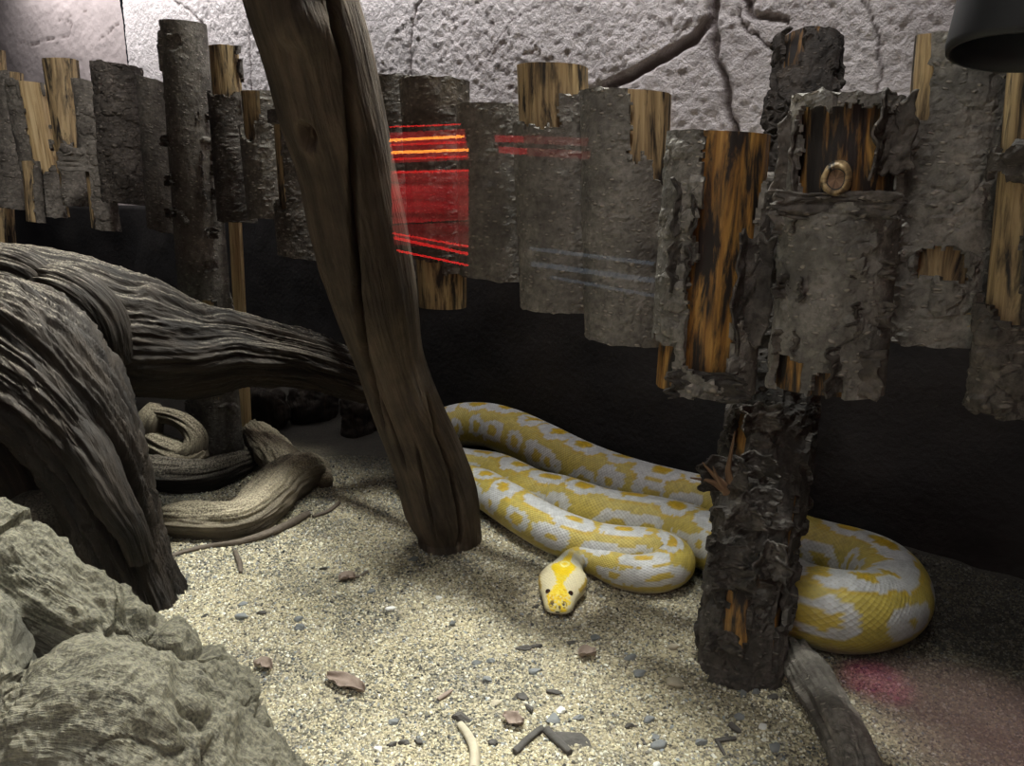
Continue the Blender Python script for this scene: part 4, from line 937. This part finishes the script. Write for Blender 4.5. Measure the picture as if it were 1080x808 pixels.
named = [ # px, py, width, material, name, label, flat, asp, rot, angular
 (412, 643, 11, 'stone_white', 'pebble', 'small white pebble right below the middle of the sand, beside a tan one', .6, .7, .3, 0),
 (423, 647, 7, 'stone_tan', 'pebble', 'tiny tan pebble touching the small white pebble in the middle of the sand', .6, .8, 0, 0),
 (463, 631, 8, 'stone_white', 'pebble', 'small bright white pebble left of the snake head', .7, .8, 0, 1),
 (315, 653, 11, 'slate', 'pebble', 'upper of two touching grey pebbles near the rock ridge', .6, .7, .2, 0),
 (316, 662, 12, 'slate', 'pebble', 'lower of two touching grey pebbles near the rock ridge', .6, .7, -.2, 0),
 (254, 651, 13, 'slate', 'pebble', 'light grey pebble at the left of the sand, near the stump foot', .6, .7, .1, 0),
 (256, 637, 9, 'slate', 'pebble', 'small flat grey pebble just behind the light grey one near the stump', .4, .7, .5, 0),
 (391, 624, 10, 'slate', 'pebble', 'blue-grey pebble behind the small white pebble', .5, .7, .2, 1),
 (477, 658, 11, 'slate', 'pebble', 'upright blue-grey stone chip left of the snake head', .7, .6, 1.2, 1),
 (415, 762, 13, 'slate', 'pebble', 'blue-grey stone chip left of the row of three dark chips', .5, .7, 0, 1),
 (413, 786, 12, 'chip', 'bark_chip', 'leftmost of a row of three dark chips at the bottom', .5, .6, .3, 1),
 (426, 784, 13, 'chip', 'bark_chip', 'middle one of a row of three dark chips at the bottom', .5, .7, .1, 1),
 (442, 783, 14, 'chip', 'bark_chip', 'rightmost of a row of three dark chips at the bottom', .5, .6, -.2, 1),
 (399, 790, 9, 'stone_white', 'pebble', 'pale pebble left of the row of three dark chips', .6, .8, 0, 0),
 (486, 757, 24, 'chip', 'bark_chip', 'large dark angular chip lying above the curved pale wood scrap', .4, .7, -.6, 1),
 (519, 783, 13, 'chip', 'bark_chip', 'small black chip right of the curved pale wood scrap', .6, .6, -.5, 1),
 (601, 779, 40, 'chip', 'bark_chip', 'broad flat dark bark plate near the bottom, the largest on the sand', .22, .62, -.45, 1),
 (585, 758, 17, 'slate', 'pebble', 'grey stone lying behind the broad flat bark plate', .5, .8, .3, 1),
 (592, 749, 11, 'stone_white', 'pebble', 'pale grey pebble just behind the grey stone by the bark plate', .6, .8, .3, 1),
 (610, 757, 14, 'slate', 'pebble', 'grey chip right behind the broad flat bark plate', .5, .5, .2, 1),
 (559, 748, 17, 'chip', 'bark_chip', 'black crooked chip standing left of the grey stone', .5, .4, -1.0, 1),
 (550, 735, 18, 'chip', 'bark_chip', 'dark splintered chip above the black crooked one', .4, .5, -.8, 1),
 (523, 742, 14, 'stone_tan', 'pebble', 'tan flat stone left of the splintered chip', .4, .6, .1, 1),
 (583, 730, 21, 'chip', 'bark_chip', 'long dark chip lying crosswise below the snake head', .3, .35, -.1, 1),
 (552, 684, 16, 'chip', 'bark_chip', 'dark chip lying left of a second one below the snake head', .4, .5, .1, 1),
 (566, 682, 15, 'chip', 'bark_chip', 'dark chip lying right of its twin below the snake head', .4, .5, .1, 1),
 (513, 717, 13, 'slate', 'pebble', 'dark blue-grey stone chip in the middle front of the sand', .5, .7, .2, 1),
 (502, 699, 12, 'slate', 'pebble', 'grey stone behind the dark blue-grey chip', .5, .7, .2, 1),
 (518, 697, 12, 'slate', 'pebble', 'light grey stone right of the grey stone in the middle', .5, .7, .4, 1),
 (565, 708, 15, 'slate', 'pebble', 'blue-grey stone above the long dark crosswise chip', .5, .6, .1, 1),
 (602, 678, 12, 'chip', 'bark_chip', 'dark chip just below and right of the snake head', .5, .6, .6, 1),
 (628, 673, 13, 'slate', 'pebble', 'grey stone right of the chip below the snake head', .5, .7, .4, 1),
 (612, 688, 14, 'stone_tan', 'pebble', 'brownish flat stone in front of the chip below the snake head', .4, .6, 0, 1),
 (685, 759, 13, 'slate', 'pebble', 'grey oblong pebble lying in the open sand in front of the black post', .6, .65, .4, 0),
 (663, 766, 12, 'chip', 'bark_chip', 'black chip lying left of the grey oblong pebble', .5, .6, .2, 1),
 (695, 786, 16, 'slate', 'pebble', 'grey pebble at the bottom in front of the black post', .5, .8, .2, 0),
 (692, 778, 9, 'slate', 'pebble', 'small dark grey pebble touching the one at the bottom', .5, .8, .2, 1),
 (693, 807, 9, 'stone_white', 'pebble', 'white pebble at the very bottom edge', .7, .8, 0, 0),
 (740, 783, 14, 'slate', 'pebble', 'blue-grey pebble right of the two grey pebbles at the bottom', .5, .6, .2, 1),
 (804, 766, 14, 'stone_white', 'pebble', 'pale blue-white stone left of the round root', .4, .6, .5, 1),
 (781, 756, 14, 'slate', 'pebble', 'grey flat stone in front of the foot of the black post', .4, .7, .3, 1),
 (818, 788, 17, 'slate', 'pebble', 'dark grey stone beside the round root near the bottom', .5, .7, .3, 1),
 (784, 730, 15, 'slate', 'pebble', 'blue-grey stone touching the foot of the black post', .6, .6, 1.2, 1),
 (797, 730, 10, 'slate', 'pebble', 'small grey stone right of the blue-grey one at the post foot', .6, .7, 0, 1),
 (711, 719, 22, 'stone_tan', 'pebble', 'pale broad flat stone left of the black post foot', .3, .7, .1, 1),
 (675, 710, 15, 'slate', 'pebble', 'grey stone left of the pale broad flat stone', .5, .7, 0, 1),
 (665, 694, 17, 'slate', 'pebble', 'light blue-grey flat stone behind the grey stone near the post', .3, .6, .4, 1),
 (709, 683, 12, 'stone_tan', 'pebble', 'tan oval pebble in the shade left of the black post', .6, .7, .1, 0),
 (817, 735, 13, 'chip', 'bark_chip', 'black chip lying between the post foot and the root', .5, .7, .2, 1),
 (565, 640, 10, 'chip', 'bark_chip', 'dark chip left of the snake head, on the shaded sand', .5, .6, .4, 1),
 (437, 590, 12, 'slate', 'pebble', 'grey stone chip in front of the leaning post foot', .4, .7, .3, 1),
 (478, 577, 16, 'slate', 'pebble', 'grey broken stone at the front of the leaning post foot', .35, .6, .1, 1),
 (456, 572, 11, 'chip', 'bark_chip', 'dark chip at the left of the leaning post foot', .4, .6, .4, 1),
 (340, 600, 11, 'chip', 'bark_chip', 'small dark chip right of the end of the long stick', .4, .5, .3, 1),
 (276, 647, 13, 'chip', 'bark_chip', 'thin dark chip right of the light grey pebble near the stump', .4, .25, .1, 1),
]
for i, (px, py, wd, mt, nm, lb, fl, asp, ro, an) in enumerate(named):
    pebble(nm, lb, 'pebble' if nm == 'pebble' else 'bark chip', px, py, wd, mt, fl, asp, ro, i, 'pebbles on the sand' if nm == 'pebble' else 'bark chips on the sand', an)
stick([(248, 582, 5), (252, 592, 6), (254, 604, 4)], 'short thin curved twig on the sand in front of the long stick', name='twig')
stick([(330, 545, 4), (345, 540, 4), (358, 530, 4)], 'thin dark twig right of the bent pale branch', name='twig')
stick([(363, 607, 3), (376, 609, 3), (388, 603, 3)], 'tiny curved stem beside the small leaf on the sand', name='twig')
stick([(485, 764, 7), (494, 776, 10), (500, 790, 11), (500, 812, 12)], 'curved pale scrap of wood standing out of the sand at the bottom', 'drift_pale' if False else 'stone_tan', 'wood_scrap')
stick([(576, 770, 9), (588, 782, 9), (601, 794, 8)], 'dark stick leaning along the left edge of the bark plate', 'chip')
stick([(543, 793, 7), (556, 781, 8), (572, 768, 7)], 'dark stick left of the bark plate, slanting the other way', 'chip')
stick([(755, 782, 5), (765, 780, 5), (776, 779, 4)], 'short black twig lying across the sand in front of the post', 'chip', 'twig')
stick([(757, 783, 4), (761, 790, 4), (765, 797, 3)], 'short black twig pointing to the bottom edge in front of the post', 'chip', 'twig')
stick([(770, 764, 6), (776, 769, 6), (781, 772, 4)], 'small dark twig behind the crossing black twigs', 'chip', 'twig')
stick([(462, 738, 4), (470, 733, 5), (477, 728, 3)], 'small brown splinter above the large dark chip', 'leaf', 'twig')
def leaf(pts, wpx, label, seed):
    P = np.array([at_z(x, y, 0.012+float(gz(*at_z(x, y, 0.0)[:2]))) for x, y in pts]); P = catmull(P, 14); P, s_ = resample(P, ds=0.002)
    dep = P[:, 1].mean()*CP+H*SP; w = wpx/2/F*dep*1.8
    n = len(P); T = np.gradient(P, axis=0); T /= np.linalg.norm(T, axis=1)[:, None]; Bn = np.cross(T, UP); Bn /= np.linalg.norm(Bn, axis=1)[:, None]
    a = np.linspace(-1, 1, 15); tt = np.linspace(0, 1, n); ww = w*np.sin(math.pi*np.clip(tt, 0.02, 0.98))**0.7*(1+0.2*vn(tt*9+seed, 0, 0))
    V = P[:, None]+Bn[:, None]*(a[None]*ww[:, None])[..., None]
    V[..., 2] += 0.006*(np.abs(a)**1.5)[None]+0.003*vn(tt[:, None]*6+seed, a[None]*2, 1)-0.004
    V[..., 2] = np.maximum(V[..., 2], gz(V[..., 0], V[..., 1])+0.002)
    o = mesh('dry_leaf', V.reshape(-1, 3), grid_faces(n, 15), M['leaf'])
    so = o.modifiers.new('thickness', 'SOLIDIFY'); so.thickness = 0.0012
    tag(o, label, 'leaf', 'dry leaves on the sand')
leaf([(344, 711), (362, 717), (384, 726)], 11, 'brown curled dry leaf lying in the open sand near the rock ridge', 1)
leaf([(358, 610), (366, 606), (374, 608)], 7, 'small reddish dry leaf behind the blue-grey pebble', 2)
leaf([(268, 700), (276, 697), (286, 703)], 7, 'small dull leaf scrap beside the lower end of the rock ridge', 3)
leaf([(531, 752), (541, 757), (552, 761)], 9, 'brown leaf scrap between the large chip and the black crooked chip', 4)
leaf([(611, 690), (618, 686), (628, 688)], 8, 'brown leaf scrap beside the stones below the snake head', 5)

# the grains themselves: nobody could count them
def grains(n):
    k = int(n*1.9)
    x = rng.uniform(-1.15, 1.0, k); y = 0.72+(1.95-0.72)*rng.random(k)**1.15
    ok = (np.abs(x) < 0.12+0.80*y) & ((x-WA[0])*WN[0]+(y-WA[1])*WN[1] < -0.07)
    x, y = x[ok][:n], y[ok][:n]; n = len(x)
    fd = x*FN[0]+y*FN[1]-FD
    so = np.maximum(sstep(0.02, 0.22, fd+0.05*fbm(x*7, y*7, 2))*0.95, sstep(0.42, 0.62, x+0.35*(y-0.9)+0.04*fbm(x*9, y*9, 3))*0.85)  # grains take the same dark earth and painted shade
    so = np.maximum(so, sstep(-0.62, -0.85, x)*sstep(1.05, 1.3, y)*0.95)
    r = 0.0011+0.0011*rng.random(n)+0.0016*(rng.random(n)**7)
    r *= 0.85+0.3*y
    z = gz(x, y)+r*0.25
    O = np.array([[1, 0, 0], [-1, 0, 0], [0, 1, 0], [0, -1, 0], [0, 0, 1], [0, 0, -1]], float)
    a = rng.uniform(0, 2*math.pi, n); st = rng.uniform(0.6, 1.3, (n, 3)); st[:, 2] *= 0.8
    V = O[None]*st[:, None]*r[:, None, None]
    tilt = rng.uniform(-0.6, 0.6, n)
    vy = V[..., 1]*np.cos(tilt)[:, None]-V[..., 2]*np.sin(tilt)[:, None]; vz = V[..., 1]*np.sin(tilt)[:, None]+V[..., 2]*np.cos(tilt)[:, None]
    vx = V[..., 0]*np.cos(a)[:, None]-vy*np.sin(a)[:, None]; vy = V[..., 0]*np.sin(a)[:, None]+vy*np.cos(a)[:, None]
    V = np.stack([vx+x[:, None], vy+y[:, None], vz+z[:, None]], -1).reshape(-1, 3)
    f = np.array([[0, 2, 4], [2, 1, 4], [1, 3, 4], [3, 0, 4], [2, 0, 5], [1, 2, 5], [3, 1, 5], [0, 3, 5]])
    Fc = (f[None]+6*np.arange(n)[:, None, None]).reshape(-1, 3)
    pal = np.array([[0.55, 0.485, 0.33], [0.44, 0.38, 0.25], [0.66, 0.62, 0.49], [0.38, 0.345, 0.28], [0.72, 0.70, 0.62], [0.20, 0.18, 0.15], [0.07, 0.065, 0.06], [0.26, 0.28, 0.29]])
    pr = np.array([0.27, 0.20, 0.17, 0.11, 0.06, 0.09, 0.06, 0.04])
    patch = fbm(x*8, y*8, 4, 3)
    c = pal[rng.choice(len(pal), n, p=pr)]*rng.uniform(0.8, 1.15, (n, 1))
    c = np.where((patch > 0.12)[:, None] & (rng.random(n) < 0.5)[:, None], c*np.array([0.35, 0.37, 0.42]), c)
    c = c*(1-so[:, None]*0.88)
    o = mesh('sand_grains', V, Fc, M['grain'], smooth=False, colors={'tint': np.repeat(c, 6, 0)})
    tag(o, 'loose coarse tan and grey sand grains covering the ground', 'sand', kind='stuff')
grains(125000)

# ------------------------------------------------------------------ black lamp hanging into the picture at the upper right
c = at_Y(1092, -4, 0.62)
lamp = empty('spot_lamp', c); tag(lamp, 'black lamp housing hanging down at the upper right corner', 'lamp')
def lathe(name, prof, mat, parent, c, tilt=(0, 0), m=48):
    th = np.linspace(0, 2*math.pi, m, endpoint=False)
    V = np.concatenate([np.stack([r*np.cos(th), r*np.sin(th), np.full(m, z)], -1) for r, z in prof])
    o = mesh(name, V, grid_faces(len(prof), m, wrap=True), M[mat], parent)
    o.location = c; o.rotation_euler = (tilt[0], tilt[1], 0); return o
tl = (math.radians(-4), math.radians(8))
shade = lathe('lamp_shade', [(0.0, 0.13), (0.020, 0.13), (0.022, 0.11), (0.046, 0.105), (0.050, 0.09), (0.0535, -0.036), (0.052, -0.042), (0.049, -0.042), (0.047, -0.03), (0.044, 0.08), (0.0, 0.085)], 'black', lamp, (0, 0, 0), tl)
M['bulb'] = plain('frosted_bulb', (0.5, 0.5, 0.48), 0.4)
lathe('bulb', [(0.0, 0.08), (0.014, 0.08), (0.014, 0.05), (0.030, 0.015), (0.031, 0.0), (0.024, -0.016), (0.0, -0.022)], 'bulb', shade, (0, 0, 0), (0, 0))
sw = Sweep([(0.018, 0.009, 0.125, 0.008), (0.03, 0.012, 0.3, 0.008), (0.04, 0.014, 0.6, 0.008), (0.045, 0.015, 0.9, 0.008)], ds=0.03, m=14)
sw.build('stem', [M['black'], M['black']], lamp)

# ------------------------------------------------------------------ red light sign on the hall wall, mirrored in the pane
def mirror_pt(px, py, wallY):
    """where a thing in the hall stands so that the pane mirrors it at this place of the picture"""
    p = at_Y(px, py, 2*GYP-wallY); return np.array([p[0], wallY, p[2]])
WY = -1.79
M['tube_hot'] = emis('neon_orange', (1.0, 0.30, 0.04), 34.0); M['tube_red'] = emis('neon_red', (1.0, 0.02, 0.02), 13.0)
def streaky(name, c, lo, hi):
    k = NT(name); v = k.coords('Object', (2.0, 2.0, 26.0)); n = k.noise(v, 1.0, 4, 0.6)
    st = k.n('ShaderNodeMapRange', {0: n, 1: 0.35, 2: 0.65, 3: lo, 4: hi}).outputs[0]
    e = k.n('ShaderNodeEmission', {'Color': (*c, 1), 'Strength': st}); k.link(e.outputs[0], k.out.inputs[0]); return k.m
M['panel_red'] = streaky('lit_red_panel', (1.0, 0.035, 0.045), 1.2, 6.5); M['panel_dim'] = streaky('dim_red_panel', (1.0, 0.03, 0.05), 0.6, 3.2)
def bar(parent, name, a, b, r, mat):
    A = mirror_pt(*a, WY+0.045); B_ = mirror_pt(*b, WY+0.045)
    if parent is not None: A = A-np.array(parent.location); B_ = B_-np.array(parent.location)
    sw = Sweep([(*(A*(1-t_)+B_*t_), r) for t_ in (0, 0.5, 1)], ref=(0, 0, 1), ds=0.02, m=12)
    return sw.build(name, [M[mat], M[mat]], parent)
c = mirror_pt(452, 195, WY); sign = empty('neon_sign', c); tag(sign, 'red neon light sign glowing on the dark wall of the hall', 'light sign')
def quad(name, pts, mat, parent, dy=0.02, th=0.015):
    P = [mirror_pt(x, y, WY+dy)-np.array(parent.location) for x, y in pts]
    Q_ = [p_+np.array([0, -th, 0]) for p_ in P]
    return mesh(name, P+Q_, [(0, 1, 2, 3), (7, 6, 5, 4), (0, 4, 5, 1), (1, 5, 6, 2), (2, 6, 7, 3), (3, 7, 4, 0)], M[mat], parent, smooth=False)
quad('lit_panel', [(412, 180), (494, 178), (494, 232), (414, 236)], 'panel_red', sign)
quad('dim_panel', [(414, 238), (494, 234), (494, 262), (416, 258)], 'panel_dim', sign)
quad('lit_panel', [(411, 140), (490, 136), (494, 168), (413, 172)], 'panel_red', sign)
for a, b, r, mt in [((411, 134), (486, 131), 0.0022, 'tube_red'), ((411, 148), (489, 144), 0.0042, 'tube_hot'), ((413, 161), (494, 158), 0.0045, 'tube_hot'), ((411, 153), (490, 150), 0.003, 'tube_red'), ((414, 168), (493, 165), 0.003, 'tube_red'),
                    ((415, 182), (494, 180), 0.003, 'tube_red'), ((414, 246), (494, 260), 0.003, 'tube_red'), ((416, 251), (494, 268), 0.0045, 'tube_red'), ((418, 264), (494, 280), 0.0035, 'tube_red')]:
    bar(sign, 'neon_tube', a, b, r, mt)
M['bar_red'] = emis('small_red_bar', (1.0, 0.02, 0.04), 4.0); M['bar_red_dim'] = emis('faint_red_bar', (1.0, 0.05, 0.06), 1.1); M['bar_blue'] = emis('faint_blue_bar', (0.55, 0.75, 1.0), 1.1)
c = mirror_pt(560, 150, WY); sign_ghost = empty('neon_sign', c); tag(sign_ghost, 'dull red bars added as the second, fainter reflection of the red sign', 'light sign')  # added bars imitating the pane's doubled reflection of the sign
for a, b, r, mt in [((522, 146), (552, 147), 0.010, 'bar_red'), ((526, 158), (556, 160), 0.010, 'bar_red'), ((552, 147), (620, 150), 0.012, 'bar_red_dim'), ((556, 160), (622, 164), 0.012, 'bar_red_dim')]:
    bar(sign_ghost, 'light_bar', a, b, r, mt)
c = mirror_pt(620, 285, WY); sg3 = empty('streak_bars', c); tag(sg3, 'faint blue glowing bars added to give the streaks mirrored in the pane', 'strip light')  # added glowing bars, only there for the mirrored blue-grey streaks
for a, b, r in [((558, 262), (690, 278), 0.006), ((560, 278), (690, 296), 0.008), ((580, 292), (690, 312), 0.005)]:
    bar(sg3, 'light_bar', a, b, r, 'bar_blue')

for par, x0, x1, y0, y1 in ((sign_ghost, 518, 626, 140, 170), (sg3, 556, 694, 256, 316)):
    quad('backing', [(x0, y1), (x1, y1), (x1, y0), (x0, y0)], 'hall', par, dy=0.02, th=0.03)

# ------------------------------------------------------------------ lights
def aim(o, target):
    o.rotation_euler = (Vector(target)-o.location).to_track_quat('-Z', 'Y').to_euler()
def spot(name, loc, target, power, size, blend, rad, col=(1, 1, 1)):
    l = bpy.data.lights.new(name, 'SPOT'); l.energy = power; l.spot_size = math.radians(size); l.spot_blend = blend; l.shadow_soft_size = rad; l.color = col
    o = bpy.data.objects.new(name, l); COL.objects.link(o); o.location = loc; aim(o, target); return o
def area(name, loc, target, power, sx, sy, col=(1, 1, 1)):
    l = bpy.data.lights.new(name, 'AREA'); l.energy = power; l.shape = 'RECTANGLE'; l.size = sx; l.size_y = sy; l.color = col
    o = bpy.data.objects.new(name, l); COL.objects.link(o); o.location = loc; aim(o, target); return o
def strip(name, off, pa, pb, z, power, tilt, wd=0.10, col=(1.0, 0.97, 0.93)):
    a = at_fence(pa, 120, off); b = at_fence(pb, 120, off); c = (a+b)/2; c[2] = z
    o = area(name, c, (c[0], c[1], 0), power, float(np.linalg.norm((b-a)[:2])), wd, col)
    d = Vector((-FN[0]*math.sin(tilt), -FN[1]*math.sin(tilt), -math.cos(tilt)))
    x = Vector(((b-a)[0], (b-a)[1], 0)).normalized(); zax = -d; y = zax.cross(x)
    from mathutils import Matrix
    o.rotation_euler = Matrix((x, y, zax)).transposed().to_euler(); return o
l = strip('ceiling_strip', 0.10, 330, 830, 2.05, 40, math.radians(32), col=(0.98, 1.0, 0.93)); l.data.spread = math.radians(75)
l = strip('wall_strip', 0.30, -10, 1000, 1.95, 38, math.radians(-50), col=(1.0, 0.97, 0.96)); l.data.spread = math.radians(120)
spot('front_fill', (0.05, 0.42, 1.75), (0.42, 1.25, 0.78), 27, 44, 0.8, 0.12, (1.0, 0.95, 0.89))
hp = at_z(590, 622, 0.03); spot('head_fill', (0.02, 0.42, 1.85), tuple(hp), 130, 5.2, 1.0, 0.02, (1.0, 0.98, 0.9))  # added narrow fill brightening the snake's head, no such lamp seen
spot('front_fill', (-0.5, 0.45, 1.95), (-1.75, 2.65, 0.72), 105, 32, 0.8, 0.10, (1.0, 0.97, 0.92))  # added fill for the left slats, no lamp seen there
spot('limb_fill', (-1.35, 2.0, 1.95), (-1.02, 1.38, 0.58), 40, 26, 0.6, 0.05, (1.0, 0.98, 0.95))  # added light for the rim on the limb and stump tops
spot('root_fill', (-0.5, 2.0, 2.0), tuple(at_Y(180, 455, 2.57*H)), 30, 9, 0.8, 0.02, (1.0, 0.98, 0.95))  # added beam picking out the gnarled root
def hall_glow(px, py, power, size, col):  # added unseen lamps; their floor pools mirror as pink glow and haze
    p = at_z(px, py, -0.8); q = (p[0], 2*GYP-p[1], -0.8)
    spot('hall_glow', (q[0], q[1], 0.9), q, power, size, 1.0, 0.02, col)
hall_glow(925, 720, 480, 9, (1.0, 0.04, 0.35))
hall_glow(1030, 770, 520, 26, (1.0, 0.72, 0.66))
